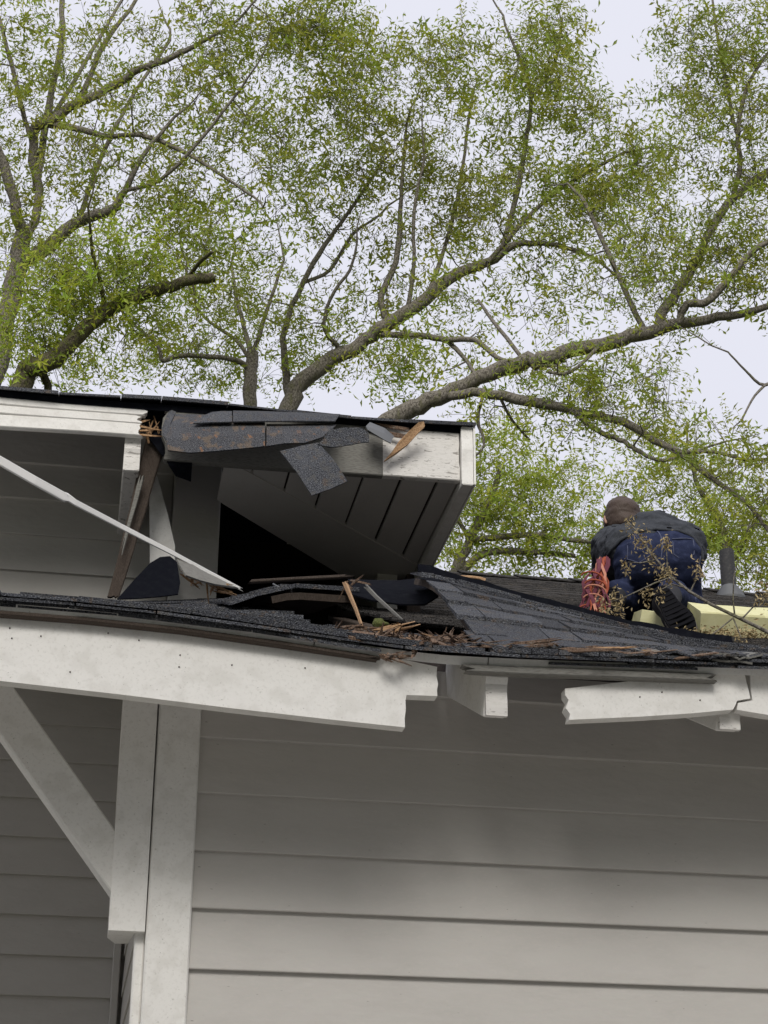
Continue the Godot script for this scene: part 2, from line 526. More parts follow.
# lap siding on a wall facing +z or -x, one board at a time
func siding(parent: Node, x0: float, x1: float, zface: float, y0: float, y1: float, line: float, expo: float, m: Material, turned := false) -> void:
	var y := line
	while y - expo >= y0 - 0.001: y -= expo
	while y < y1:
		var top := minf(y + expo + 0.012, y1)
		var mb := MB.new()
		var a := rng.randf_range(-0.0012, 0.0012)
		var b := rng.randf_range(-0.0012, 0.0012)
		var pro := 0.019 if not turned else 0.010
		# profile: butt edge proud, top edge lying back behind the next board
		var f := func(x: float, yy: float, out: float) -> Vector3:
			return Vector3(x, yy, -zface + out) if not turned else Vector3(zface - out, yy, -x)
		var steps := 6
		for i in steps:
			var s0 := float(i) / steps
			var s1 := float(i + 1) / steps
			var xa := lerpf(x0, x1, s0)
			var xb := lerpf(x0, x1, s1)
			var wa := a * cos(s0 * 5.0 + y * 9.0)
			var wb := a * cos(s1 * 5.0 + y * 9.0)
			var lo := [f.call(xa, y + b + wa, pro), f.call(xb, y + b + wb, pro), f.call(xb, y + b + wb, 0.0), f.call(xa, y + b + wa, 0.0)]
			var ed := [f.call(xa, y + 0.0025 + b + wa, pro + 0.001), f.call(xb, y + 0.0025 + b + wb, pro + 0.001)]
			var hi := [f.call(xa, top, 0.004), f.call(xb, top, 0.004), f.call(xb, top, 0.0), f.call(xa, top, 0.0)]
			if not turned:
				mb.quad(lo[3], lo[2], lo[1], lo[0])
				mb.quad(lo[0], lo[1], ed[1], ed[0])
				mb.quad(ed[0], ed[1], hi[1], hi[0])
				mb.quad(hi[0], hi[1], hi[2], hi[3])
				mb.quad(lo[2], lo[3], hi[3], hi[2])
				if i == 0: mb.quad(lo[3], lo[0], hi[0], hi[3])
				if i == steps - 1: mb.quad(lo[1], lo[2], hi[2], hi[1])
			else:
				mb.quad(lo[0], lo[1], lo[2], lo[3])
				mb.quad(lo[1], lo[0], ed[0], ed[1])
				mb.quad(ed[1], ed[0], hi[0], hi[1])
				mb.quad(hi[3], hi[2], hi[1], hi[0])
				mb.quad(lo[3], lo[2], hi[2], hi[3])
				if i == 0: mb.quad(lo[0], lo[3], hi[3], hi[0])
				if i == steps - 1: mb.quad(lo[2], lo[1], hi[1], hi[2])
		part(parent, "siding_board", mb, m)
		y += expo

func line_path(a: Vector3, b: Vector3, k: int, sag := Vector3.ZERO, rough := 0.0) -> Array:
	var out := []
	for i in k + 1:
		var t := float(i) / k
		var p := a.lerp(b, t) + sag * 4.0 * t * (1.0 - t)
		if rough > 0.0 and i > 0 and i < k: p += Vector3(rng.randf_range(-1, 1), rng.randf_range(-1, 1), rng.randf_range(-1, 1)) * rough
		out.append(p)
	return out

func ragged(pts: Array, step: float, amp: float) -> Array:
	var out := []
	for i in pts.size():
		var a: Vector3 = pts[i]
		var b: Vector3 = pts[(i + 1) % pts.size()]
		var k := maxi(1, int(a.distance_to(b) / step))
		for j in k:
			var p := a.lerp(b, float(j) / k)
			if j > 0: p += Vector3(rng.randf_range(-1, 1), rng.randf_range(-1, 1), 0) * amp
			out.append(p)
	return out

# a splinter of wood between two points
func splinter(mb: MB, a: Vector3, b: Vector3, w: float, t: float, u := Vector3.UP) -> void:
	mb.plank(line_path(a, b, 3, Vector3.ZERO, w * 0.12), u.rotated((b - a).normalized(), rng.randf_range(-0.5, 0.5)), w, t, rng, w * 1.6, w * 2.2, t * 0.15, 5, 0.55)

# ---------------------------------------------------------------- smooth bodies: capsules joined by a soft minimum, meshed as surface nets
func body(mb: MB, bones: Array, cell: float, soft: float, lump := 0.0, lump_scale := 6.0) -> void:
	var lo := Vector3.ONE * 1e9
	var hi := -lo
	for b in bones:
		for e in 2:
			var r: float = b[2 + e] + 0.03
			lo = lo.min(b[e] - Vector3.ONE * r)
			hi = hi.max(b[e] + Vector3.ONE * r)
	var nx := int((hi.x - lo.x) / cell) + 2
	var ny := int((hi.y - lo.y) / cell) + 2
	var nz := int((hi.z - lo.z) / cell) + 2
	var f := PackedFloat32Array()
	f.resize(nx * ny * nz)
	f.fill(1.0)
	for b in bones:
		var A: Vector3 = b[0]
		var B: Vector3 = b[1]
		var ra: float = b[2]
		var rb: float = b[3]
		var rr := maxf(ra, rb) + 0.045
		var p0 := (A.min(B) - Vector3.ONE * rr - lo) / cell
		var p1 := (A.max(B) + Vector3.ONE * rr - lo) / cell
		var d := B - A
		var dd := maxf(d.length_squared(), 1e-9)
		for k in range(maxi(0, int(p0.z)), mini(nz, int(p1.z) + 1)):
			for j in range(maxi(0, int(p0.y)), mini(ny, int(p1.y) + 1)):
				var at := (k * ny + j) * nx
				for i in range(maxi(0, int(p0.x)), mini(nx, int(p1.x) + 1)):
					var q := lo + Vector3(i, j, k) * cell - A
					var t := clampf(q.dot(d) / dd, 0.0, 1.0)
					var s := (q - d * t).length() - lerpf(ra, rb, t)
					var o := f[at + i]
					var h := maxf(soft - absf(o - s), 0.0) / soft
					f[at + i] = minf(o, s) - h * h * soft * 0.25
	if lump > 0.0:
		for k in nz:
			for j in ny:
				for i in nx:
					var at := (k * ny + j) * nx + i
					if absf(f[at]) < 0.04:
						var q := lo + Vector3(i, j, k) * cell
						f[at] += lump * wob.get_noise_3dv(q * lump_scale * Vector3(1.0, 2.2, 1.0) * 10.0)
	var start := mb.v.size()
	var ids := {}
	for k in nz - 1:
		for j in ny - 1:
			var row := (k * ny + j) * nx
			for i in nx - 1:
				var at := row + i
				var c0 := f[at]
				if absf(c0) > cell * 2.0: continue
				var v8 := [c0, f[at + 1], f[at + nx], f[at + nx + 1], f[at + nx * ny], f[at + nx * ny + 1], f[at + nx * ny + nx], f[at + nx * ny + nx + 1]]
				var neg := 0
				for q in v8:
					if q < 0.0: neg += 1
				if neg == 0 or neg == 8: continue
				var sum := Vector3.ZERO
				var cnt := 0
				for e in [[0, 1], [2, 3], [4, 5], [6, 7], [0, 2], [1, 3], [4, 6], [5, 7], [0, 4], [1, 5], [2, 6], [3, 7]]:
					var a: float = v8[e[0]]
					var b: float = v8[e[1]]
					if (a < 0.0) != (b < 0.0):
						var pa := Vector3(e[0] & 1, (e[0] >> 1) & 1, e[0] >> 2)
						var pb := Vector3(e[1] & 1, (e[1] >> 1) & 1, e[1] >> 2)
						sum += pa.lerp(pb, a / (a - b))
						cnt += 1
				ids[at] = mb.v.size()
				mb.v.append(lo + (Vector3(i, j, k) + sum / cnt) * cell)
				mb.n.append(Vector3(v8[1] + v8[3] + v8[5] + v8[7] - v8[0] - v8[2] - v8[4] - v8[6], v8[2] + v8[3] + v8[6] + v8[7] - v8[0] - v8[1] - v8[4] - v8[5], v8[4] + v8[5] + v8[6] + v8[7] - v8[0] - v8[1] - v8[2] - v8[3]).normalized())
	var sx := 1
	var sy := nx
	var sz := nx * ny
	for at in ids:
		for ax in 3:
			var s0: int = [sx, sy, sz][ax]
			var s1: int = [sy, sz, sx][ax]
			var s2: int = [sz, sx, sy][ax]
			var a := f[at]
			if at + s0 >= f.size(): continue
			var b := f[at + s0]
			if (a < 0.0) == (b < 0.0): continue
			if not (ids.has(at - s1) and ids.has(at - s2) and ids.has(at - s1 - s2)): continue
			var q := [ids[at], ids[at - s1], ids[at - s1 - s2], ids[at - s2]]
			if a < 0.0: q.reverse()
			mb.ix.append(q[0]); mb.ix.append(q[1]); mb.ix.append(q[2])
			mb.ix.append(q[0]); mb.ix.append(q[2]); mb.ix.append(q[3])

# ---------------------------------------------------------------- trees
func smooth_limb(raw: Array, k: int) -> Array:
	var out := []
	for i in raw.size() - 1:
		var p0: Vector3 = raw[maxi(i - 1, 0)][0]
		var p1: Vector3 = raw[i][0]
		var p2: Vector3 = raw[i + 1][0]
		var p3: Vector3 = raw[mini(i + 2, raw.size() - 1)][0]
		for j in k:
			var t := float(j) / k
			var r := lerpf(raw[i][1], raw[i + 1][1], t)
			var p := p1.cubic_interpolate(p2, p0, p3, t)
			if j > 0: p += Vector3(rng.randf_range(-1, 1), rng.randf_range(-1, 1), rng.randf_range(-1, 1)) * r * 0.25
			out.append([p, r])
	out.append(raw[-1])
	return out

var sprigs := []

func make_sprigs() -> void:
	for s in 5:
		var mb := MB.new()
		var col := PackedColorArray()
		var up := Vector3(0, 1, 0)
		var len := 0.30
		var leaves := 9
		for i in leaves:
			var t := (i + 0.6) / leaves
			var p := Vector3(sin(t * 3.0 + s) * 0.02, t * len, cos(t * 2.0 + s * 2) * 0.02)
			var a := i * 2.4 + s
			var out := Vector3(cos(a), rng.randf_range(-0.5, 0.7), sin(a)).normalized()
			var l := rng.randf_range(0.055, 0.09)
			var w := l * rng.randf_range(0.26, 0.40)
			var side := out.cross(Vector3(rng.randf_range(-1, 1), 1, rng.randf_range(-1, 1))).normalized()
			var nn := side.cross(out).normalized()
			var tip := p + out * l - Vector3(0, l * 0.15, 0)
			var m0 := p + out * l * 0.45 + side * w * 0.5 + nn * w * 0.15
			var m1 := p + out * l * 0.45 - side * w * 0.5 + nn * w * 0.15
			var b := mb.v.size()
			mb.tri(p, m0, tip)
			mb.tri(p, tip, m1)
			var g := rng.randf_range(0.75, 1.3)
			for q in mb.v.size() - b: col.append(Color(g, g * rng.randf_range(0.97, 1.03), g))
		var b2 := mb.v.size()
		var base := Vector3.ZERO
		for i in 4:
			var t := float(i + 1) / 4
			var p := Vector3(sin(t * 3.0 + s) * 0.02, t * len, cos(t * 2.0 + s * 2) * 0.02)
			mb.tri(base + Vector3(0.0016, 0, 0), p, base - Vector3(0.0016, 0, 0))
			base = p
		for q in mb.v.size() - b2: col.append(Color(0.75, 0.5, 0.6))
		mb.c = col
		sprigs.append(mb.mesh())

# limbs: traced main limbs; blobs: [centre, rx, ry, clusters, sprays per cluster, tint]
func tree(called: String, label: String, limbs: Array, blobs: Array, bark: Material, tint: Color, stretch: float, group: String, foot: Vector3, near := 1.0) -> void:
	var t := thing(called, label, "tree", foot, group)
	var wood := MB.new()
	var nodes := PackedVector3Array()
	var radii := PackedFloat32Array()
	for L in limbs:
		var s := smooth_limb(L, 4)
		if L[-1][1] < 0.035 and L.size() > 3:
			var d: Vector3 = (L[-1][0] - L[-2][0]).normalized()
			var e: Vector3 = L[-1][0]
			for q in 5:
				d = (d + Vector3(rng.randfn(0, 0.22), rng.randfn(0.06, 0.22), rng.randfn(0, 0.22))).normalized()
				e += d * 0.16
				s.append([e, lerpf(L[-1][1], 0.003, (q + 1) / 5.0)])
		var pts := []
		var rad := []
		for e in s:
			pts.append(e[0])
			rad.append(e[1] * 0.86)
			nodes.append(e[0])
			radii.append(e[1])
		wood.tube(pts, rad, 9 if rad[0] > 0.05 else 6, wob)
	part(t, "trunk", wood, bark)
	var twig := MB.new()
	var targets := []
	for B in blobs:
		for i in int(B[3] * (0.56 if B[5] != Color(0.335, 0.350, 0.105) else 0.40) + 0.5):
			var d := Vector3(rng.randfn(0, 0.55), rng.randfn(0, 0.55), rng.randfn(0, 0.55))
			d *= 1.12
			if d.length() > 1.35: d = d.normalized() * rng.randf_range(0.2, 1.3)
			targets.append([B[0] + d * Vector3(B[1], B[2], maxf(B[1], B[2]) * stretch), B[4], B[5]])
	# grow towards the nearest wood first
	var order := []
	for q in targets:
		var best := 1e9
		for i in range(0, nodes.size(), 3): best = minf(best, nodes[i].distance_squared_to(q[0]))
		order.append([best, q])
	order.sort_custom(func(a, b): return a[0] < b[0])
	var places := [[], [], [], [], []]
	for o in order:
		var q: Vector3 = o[1][0]
		var best := 1e9
		var from := 0
		for i in nodes.size():
			var d := nodes[i].distance_squared_to(q)
			if d < best:
				best = d
				from = i
		var a := nodes[from]
		var dist := sqrt(best)
		var steps := clampi(int(dist / 0.16), 2, 14)
		var bow := Vector3(rng.randf_range(-1, 1), rng.randf_range(0.0, 1.4), rng.randf_range(-1, 1)) * dist * 0.10
		var pts := []
		var rad := []
		var r0 := minf(radii[from] * 0.75, 0.006 + dist * 0.017)
		for i in steps + 1:
			var u := float(i) / steps
			var p := a.lerp(q, u) + bow * 4.0 * u * (1.0 - u)
			if i > 0 and i < steps: p += Vector3(rng.randf_range(-1, 1), rng.randf_range(-1, 1), rng.randf_range(-1, 1)) * 0.035
			pts.append(p)
			rad.append(lerpf(r0, 0.0035, u))
			if i > 0:
				nodes.append(p)
				radii.append(lerpf(r0, 0.0035, u))
		twig.tube(pts, rad, 4 if r0 < 0.015 else 6)
		# a spray of fine twigs with leaves
		var n := int(o[1][1] * rng.randf_range(0.6, 1.5) + 0.5)
		var col: Color = o[1][2]
		var lead := (pts[-1] - pts[-2]).normalized() as Vector3
		for i in n:
			var dir := (lead * 0.5 + Vector3(rng.randfn(0, 1), rng.randfn(0.1, 0.8), rng.randfn(0, 1)).normalized()).normalized()
			var l := rng.randf_range(0.08, 0.46)
			var along := rng.randf()
			var root: Vector3 = pts[-1].lerp(pts[maxi(0, pts.size() - 3)], along)
			var tip := root + dir * l - Vector3(0, l * l * 0.15, 0)
			if l > 0.2 and rng.randf() < 0.45: twig.tube([root, root.lerp(tip, 0.5) + Vector3(0, 0.03, 0), tip], [0.0035, 0.003, 0.002], 3)
			var up := (dir + Vector3(rng.randfn(0, 0.35), rng.randfn(-0.1, 0.35), rng.randfn(0, 0.35))).normalized()
			var bx := up.cross(Vector3(rng.randf_range(-1, 1), rng.randf_range(-1, 1), rng.randf_range(-1, 1))).normalized()
			var sc := (0.55 + 0.85 * pow(rng.randf(), 1.5)) * near
			var tr := Transform3D(Basis(bx, up, bx.cross(up)) * sc, root.lerp(tip, rng.randf_range(0.45, 1.0)) - foot)
			var g := rng.randf_range(0.72, 1.3)
			var yel := rng.randf_range(0.88, 1.12)
			places[rng.randi() % 5].append([tr, Color(col.r * tint.r * g * yel, col.g * tint.g * g, col.b * tint.b * g / yel)])
	part(t, "branches", twig, bark)
	for s in 5:
		if places[s].is_empty(): continue
		var mm := MultiMesh.new()
		mm.transform_format = MultiMesh.TRANSFORM_3D
		mm.use_colors = true
		mm.mesh = sprigs[s]
		mm.instance_count = places[s].size()
		for i in places[s].size():
			mm.set_instance_transform(i, places[s][i][0])
			mm.set_instance_color(i, places[s][i][1])
		var mi := MultiMeshInstance3D.new()
		mi.name = "crown"
		mi.multimesh = mm
		mi.material_override = M.leaf
		mi.set_meta("kind", "stuff")
		t.add_child(mi, true)

func _ready() -> void:
	rng.seed = 20240417
	wob.seed = 3
	wob.frequency = 0.12
	wob.fractal_octaves = 3
	# ------------------------------------------------------------ camera
	var cam := Camera3D.new()
	cam.name = "camera"
	add_child(cam)
	cam.fov = rad_to_deg(2.0 * atan(512.0 / 1800.0))
	cam.position = Vector3(0, 1.6, 0)
	cam.rotation_order = EULER_ORDER_YXZ
	cam.rotation_degrees = Vector3(24.23, -9.6, 0.34)
	cam.near = 0.1
	cam.far = 400.0
	cam.current = true
	# ------------------------------------------------------------ sky and light: a bright overcast day
	var env := Environment.new()
	env.background_mode = Environment.BG_SKY
	var sm := ProceduralSkyMaterial.new()
	sm.sky_top_color = Color(0.90, 0.905, 0.95)
	sm.sky_horizon_color = Color(0.865, 0.87, 0.925)
	sm.sky_curve = 0.3
	sm.ground_bottom_color = lin(0.07, 0.08, 0.05)
	sm.ground_horizon_color = lin(0.12, 0.13, 0.09)
	sm.sun_angle_max = 40.0
	var sky := Sky.new()
	sky.sky_material = sm
	env.sky = sky
	env.background_energy_multiplier = 0.56
	env.tonemap_mode = Environment.TONE_MAPPER_LINEAR
	env.tonemap_exposure = 1.84
	env.sdfgi_enabled = true
	env.ssao_enabled = true
	env.ssil_enabled = true
	var we := WorldEnvironment.new()
	we.name = "surroundings"
	we.environment = env
	add_child(we)
	var sun := DirectionalLight3D.new()
	sun.name = "sun"
	sun.light_energy = 0.5
	sun.light_color = Color(1.0, 0.985, 0.96)
	sun.light_angular_distance = 30.0
	sun.shadow_enabled = true
	add_child(sun)
	sun.look_at_from_position(Vector3(-1.6, 9.4, 7.0), Vector3(0.4, 2.0, -4.0))
	make_materials()

	# ------------------------------------------------------------ ground
	var gd := MB.new()
	gd.quad(Vector3(-150, 0, 120), Vector3(150, 0, 120), Vector3(150, 0, -180), Vector3(-150, 0, -180))
	var go := MeshInstance3D.new()
	go.name = "ground"
	go.mesh = gd.mesh()
	go.material_override = M.grass_ground
	go.set_meta("kind", "structure")
	add_child(go)

	var dr := MB.new()
	dr.box(Vector3(-7.0, -0.05, -4.55), Vector3(6.5, 0.02, 5.5))  # unseen concrete slab, added to bounce light up under the eaves
	var dro := MeshInstance3D.new()
	dro.name = "added_bounce_slab"
	dro.mesh = dr.mesh()
	dro.material_override = M.concrete
	dro.set_meta("kind", "structure")
	add_child(dro)

	build_house()
	build_wreckage()
	build_person()
	make_sprigs()
	build_trees()

func build_house() -> void:
	var mb: MB
	var SH := [M.shingle_0, M.shingle_1, M.shingle_2]
	var house := thing("house", "storm-damaged grey clapboard bungalow with white trim and torn dark shingle roof", "house", Vector3(1.0, 0, -7.0))
	# --- lower walls
	var fw := MB.new()
	fw.box(Vector3(0.19, 0, -4.72), Vector3(5.2, 3.23, -4.602))
	var front := part(house, "front_wall", fw, M.siding_paint)
	siding(front, 0.287, 5.2, 4.6, 0.3, 3.23, 2.403, 0.15, M.siding_paint)
	fw = MB.new()
	fw.slab([Vector3(0.202, 0, -7.0), Vector3(0.202, 4.2, -7.0), Vector3(0.202, 3.26, -4.722), Vector3(0.202, 0, -4.722)], Vector3(-1, 0, 0), 0.098)
	var sidew := part(house, "side_wall", fw, M.siding_paint)
	siding(sidew, 4.66, 6.99, 0.20, 1.0, 3.3, 2.403, 0.15, M.siding_paint, true)
	fw = MB.new()
	fw.box(Vector3(-5.0, 0, -7.12), Vector3(0.2, 4.30, -7.002))
	var rec := part(house, "recessed_wall", fw, M.siding_paint)
	siding(rec, -5.0, 0.18, 7.0, 1.0, 3.95, 2.703, 0.15, M.siding_paint)
	mb = MB.new()
	mb.bevel_box(Vector3(0.176, 0, -4.66), Vector3(0.287, 3.22, -4.572), 0.004)
	var cb := part(house, "corner_board", mb, M.white_paint)
	mb = MB.new()
	mb.bevel_box(Vector3(0.150, 0, -4.665), Vector3(0.1755, 3.2, -4.602), 0.004)
	part(cb, "edge_strip", mb, M.white_paint)
	mb = MB.new()
	mb.bevel_box(Vector3(0.150, 0, -6.985), Vector3(0.178, 3.9, -6.93), 0.003)
	part(house, "corner_batten", mb, M.siding_paint)
	# --- knee brace under the roof overhang
	var kb := Node3D.new()
	kb.name = "knee_brace"
	house.add_child(kb)
	mb = MB.new()
	var pb := [Vector3(0.083, 0, -4.570), Vector3(0.173, 0, -4.570), Vector3(0.173, 0, -4.600), Vector3(0.148, 0, -4.603), Vector3(0.138, 0, -4.74), Vector3(0.105, 0, -4.745), Vector3(0.083, 0, -4.67)]
	var lowp := []
	var highp := []
	for p in pb:
		lowp.append(p + Vector3(0, 2.487, 0))
		highp.append(p + Vector3(-0.002, 3.16, 0))
	for i in pb.size():
		var j := (i + 1) % pb.size()
		mb.quad(lowp[i], lowp[j], highp[j], highp[i])
	for i in range(1, pb.size() - 1):
		mb.tri(lowp[0], lowp[i + 1], lowp[i])
		mb.tri(highp[0], highp[i], highp[i + 1])
	part(kb, "post", mb, M.white_paint)
	mb = MB.new()
	mb.plank([Vector3(-0.370, 3.243, -4.635), Vector3(0.138, 2.598, -4.635)], Vector3(0.8, 0.6, 0), 0.098, 0.085, rng, 0, 0, 0.004, 3)
	part(kb, "strut", mb, M.white_paint)
	mb = MB.new()
	mb.bevel_box(Vector3(-0.75, 3.17, -4.70), Vector3(0.080, 3.27, -4.59), 0.004)
	part(kb, "beam", mb, M.white_paint)
	# --- lower roof
	var R := Node3D.new()
	R.name = "lower_roof"
	house.add_child(R)
	var all := func(_x, _z): return true
	part(R, "roof_deck", deck(roof_h, -1.2, 0.52, 4.075, 6.99, 0.012, 0.022, 16, 14), M.white_paint)
	part(R, "roof_deck", deck(roof_h, 0.523, 0.95, 4.075, 4.40, 0.012, 0.022, 8, 4), M.white_paint)
	part(R, "roof_deck", deck(ledge_h, 0.523, 0.80, 5.18, 6.99, 0.012, 0.022, 6, 8), M.weathered_wood)
	part(R, "roof_deck", deck(sheet_h, 0.953, 2.4, 4.075, 4.30, 0.012, 0.020, 14, 3), M.white_paint)
	part(R, "roof_deck", deck(sheet_h, 0.985, 2.4, 4.302, 5.22, 0.012, 0.020, 14, 6), M.weathered_wood)
	part(R, "roof_deck", deck(roof_h, 2.403, 6.0, 4.075, 5.22, 0.012, 0.022, 14, 6), M.white_paint)
	part(R, "roof_deck", deck(old_h, 1.03, 6.0, 5.27, 7.60, 0.05, 0.022, 10, 8), M.grey_wood)
	part(R, "roof_deck", deck(old_h, 1.45, 6.0, 7.602, 13.6, 0.02, 0.022, 6, 24), M.grey_wood)
	var hole := func(x, z):
		return not (z > 4.50 + 0.03 * sin(x * 31.0) and z < 5.14 and x > 0.50 + 0.035 * sin(z * 40.0))
	shingles(R, roof_h, -0.62, 0.60, 4.05, 6.98, 9, SH, [0.10, 0.26], hole)
	shingles(R, roof_h, 0.60, 0.95, 4.05, 4.58, 5, SH, [0.10, 0.24], all)
	shingles(R, ledge_h, 0.40, 0.80, 5.17, 6.95, 3, SH, [0.10, 0.26], all)
	var torn := func(x, z): return x > 0.95 + 0.11 * maxf(0.0, (z - 4.62) / 0.5) * (0.6 + 0.6 * sin(z * 21.0))
	shingles(R, sheet_h, 0.95, 2.40, 4.05, 5.20, 9, SH, [0.06, 0.18], torn)
	shingles(R, roof_h, 2.40, 4.6, 4.05, 5.20, 0, SH, [0.10, 0.26], all)
	var O := [M.old_shingle]
	shingles(R, old_h, 1.03, 4.6, 5.27, 7.56, 0, O, [0.12, 0.30], all)
	shingles(R, old_h, 1.45, 6.0, 7.58, 10.0, 0, O, [0.12, 0.30], all)
	# torn felt lip along the buckled sheet's upper edge
	mb = MB.new()
	var lip := [[], [], []]
	for i in 25:
		var x := lerpf(0.99, 2.02, i / 24.0)
		var j := rng.randf_range(-0.004, 0.004)
		lip[0].append(at_roof(sheet_h, x, 5.190, 0.012))
		lip[1].append(at_roof(sheet_h, x, 5.200, 0.038 + j))
		lip[2].append(at_roof(sheet_h, x, 5.215 + j, 0.004))
	mb.sheet(lip, 0.006)
	part(R, "felt_lip", mb, M.felt)
	# ridge caps
	for i in 26:
		mb = MB.new()
		var x := 1.45 + i * 0.175
		var jx := rng.randf_range(-0.008, 0.008)
		var yr: float = old_h(x, 10.0) + 0.018 + rng.randf_range(-0.004, 0.008)
		mb.sheet([[Vector3(x + jx, yr - 0.06, -9.87), Vector3(x + 0.19 + jx, yr - 0.068, -9.87)], [Vector3(x + jx, yr + 0.006, -10.0), Vector3(x + 0.19 + jx, yr - 0.002, -10.0)], [Vector3(x + jx, yr - 0.06, -10.13), Vector3(x + 0.19 + jx, yr - 0.068, -10.13)]], 0.006)
		part(R, "ridge_cap", mb, M.old_shingle)
	# layered old shingle butts and starter strips along the eave
	for layer in 3:
		var x := -1.15
		while x < 3.2:
			var w := rng.randf_range(0.16, 0.42)
			if layer == 0 or not (x > 0.55 and x < 1.05):
				mb = MB.new()
				var zz := 4.052 + layer * 0.010 + rng.randf_range(-0.012, 0.008)
				var fn: Callable = roof_h
				tab(mb, fn, x, x + w - 0.004, zz, zz + 0.14, rng.randf_range(0.006, 0.009), -0.006 - layer * 0.0085)
				part(R, "starter_shingle", mb, SH[rng.randi() % 3])
			x += w
	# torn, lifted butts along the broken stretch
	for k in 44:
		var x := rng.randf_range(0.86, 2.05)
		var zz := rng.randf_range(4.03, 4.16)
		var w := rng.randf_range(0.06, 0.22)
		var rows := []
		for q in 3:
			var row := []
			for c in 5:
				row.append(at_roof(roof_h, x + w * c / 4.0, zz + q * 0.045 + rng.randf_range(-0.012, 0.012) * (1.0 if q == 0 else 0.4), 0.012 + rng.randf_range(0.0, 0.016) - 0.002 * q))
			rows.append(row)
		mb = MB.new()
		mb.sheet(rows, 0.005)
		part(R, "torn_shingle", mb, [M.shingle_0, M.shingle_1, M.grey_wood, M.shingle_2, M.rubbed_shingle][k % 5])
	# drip board below the shingles, broken in the middle
	mb = MB.new()
	var pth := []
	for i in 9:
		var x := lerpf(-1.2, 0.66, i / 8.0)
		pth.append(Vector3(x, roof_h(x, 4.08) - 0.042, -4.083))
	mb.plank(pth, Vector3.UP, 0.012, 0.026, rng, 0, 0.03, 0.003, 3)
	part(R, "drip_board", mb, M.weathered_wood)
	mb = MB.new()
	pth = []
	for i in 9:
		var x := lerpf(0.90, 1.52, i / 8.0)
		pth.append(Vector3(x, roof_h(x, 4.08) - 0.045, -4.083))
	mb.plank(pth, Vector3.UP, 0.020, 0.030, rng, 0.04, 0.02, 0.003, 3)
	part(R, "drip_board", mb, M.grey_wood)
	# rafters with open tails
	for x in [-0.83, -0.23, 0.375, 0.980, 1.585, 2.19, 2.79]:
		mb = MB.new()
		var e: float = roof_h(x, 4.13) - 0.045
		var a := Vector3(x, e - 0.062, -4.125)
		if x > 1.1: a += Vector3(0, -0.01, -0.02)
		mb.plank([a, Vector3(x, roof_h(x, 4.6) - 0.105, -4.6)], Vector3.UP, 0.126, 0.055, rng, 0.004, 0, 0.004, 5)
		var rt := part(R, "rafter", mb, M.white_paint)
		mb = MB.new()
		mb.plank([a + Vector3(0, 0.0, 0.008), a + Vector3(0, 0.0, -0.004)], Vector3.UP, 0.125, 0.054, rng, 0.002, 0.0, 0.001, 6)
		part(rt, "end_face", mb, M.chipped_paint)
		mb = MB.new()
		mb.plank([Vector3(x, roof_h(x, 4.602) - 0.105, -4.602), Vector3(x, roof_h(x, 5.2) - 0.105, -5.2), Vector3(x, roof_h(x, 6.9) - 0.105, -6.9)], Vector3.UP, 0.126, 0.055, rng, 0, 0, 0.004, 3)
		part(rt, "bare_length", mb, M.weathered_wood)
	# fascia boards
	mb = MB.new()
	var fl := [Vector3(-0.672, 3.159, -4.100), Vector3(-0.232, 3.138, -4.100), Vector3(0.076, 3.125, -4.100), Vector3(0.390, 3.108, -4.100), Vector3(0.663, 3.086, -4.100), Vector3(0.760, 3.077, -4.100), Vector3(0.828, 3.066, -4.100), Vector3(0.826, 3.042, -4.100), Vector3(0.830, 3.022, -4.100), Vector3(0.827, 3.006, -4.100), Vector3(0.828, 2.991, -4.100), Vector3(0.785, 2.990, -4.100), Vector3(0.752, 2.989, -4.100), Vector3(0.749, 2.976, -4.100), Vector3(0.750, 2.951, -4.100), Vector3(0.747, 2.930, -4.100), Vector3(0.748, 2.907, -4.100), Vector3(0.565, 2.916, -4.100), Vector3(0.325, 2.930, -4.100), Vector3(0.064, 2.948, -4.100), Vector3(-0.216, 2.964, -4.100), Vector3(-0.649, 2.987, -4.100)]
	mb.slab(fl, Vector3(0, 0, 1), 0.038)
	part(R, "fascia_board", mb, M.white_paint, "white fascia board sagging down to a stepped broken end")
	mb = MB.new()
	mb.slab([Vector3(1.150, 3.030, -4.100), Vector3(1.240, 3.046, -4.100), Vector3(1.344, 3.065, -4.100), Vector3(1.449, 3.083, -4.100), Vector3(1.555, 3.101, -4.100), Vector3(1.619, 3.111, -4.100), Vector3(1.622, 3.082, -4.100), Vector3(1.628, 3.051, -4.100), Vector3(1.630, 3.034, -4.100), Vector3(1.610, 3.030, -4.100), Vector3(1.594, 3.026, -4.100), Vector3(1.591, 3.017, -4.100), Vector3(1.582, 3.002, -4.100), Vector3(1.469, 2.985, -4.100), Vector3(1.339, 2.969, -4.100), Vector3(1.157, 2.950, -4.100), Vector3(1.160, 2.965, -4.100), Vector3(1.150, 2.980, -4.100), Vector3(1.158, 3.001, -4.100), Vector3(1.150, 3.013, -4.100)], Vector3(0, 0, 1), 0.038)
	part(R, "fascia_board", mb, M.white_paint, "loose white fascia board tilted up, ragged at its end")
	mb = MB.new()
	mb.slab([Vector3(1.637, 3.109, -4.105), Vector3(1.770, 3.109, -4.105), Vector3(2.204, 3.107, -4.105), Vector3(2.592, 3.090, -4.105), Vector3(2.570, 2.959, -4.105), Vector3(2.187, 2.977, -4.105), Vector3(1.675, 2.995, -4.105), Vector3(1.594, 3.004, -4.105), Vector3(1.598, 3.022, -4.105), Vector3(1.637, 3.031, -4.105), Vector3(1.635, 3.058, -4.105)], Vector3(0, 0, 1), 0.036)
	part(R, "fascia_board", mb, M.white_paint)
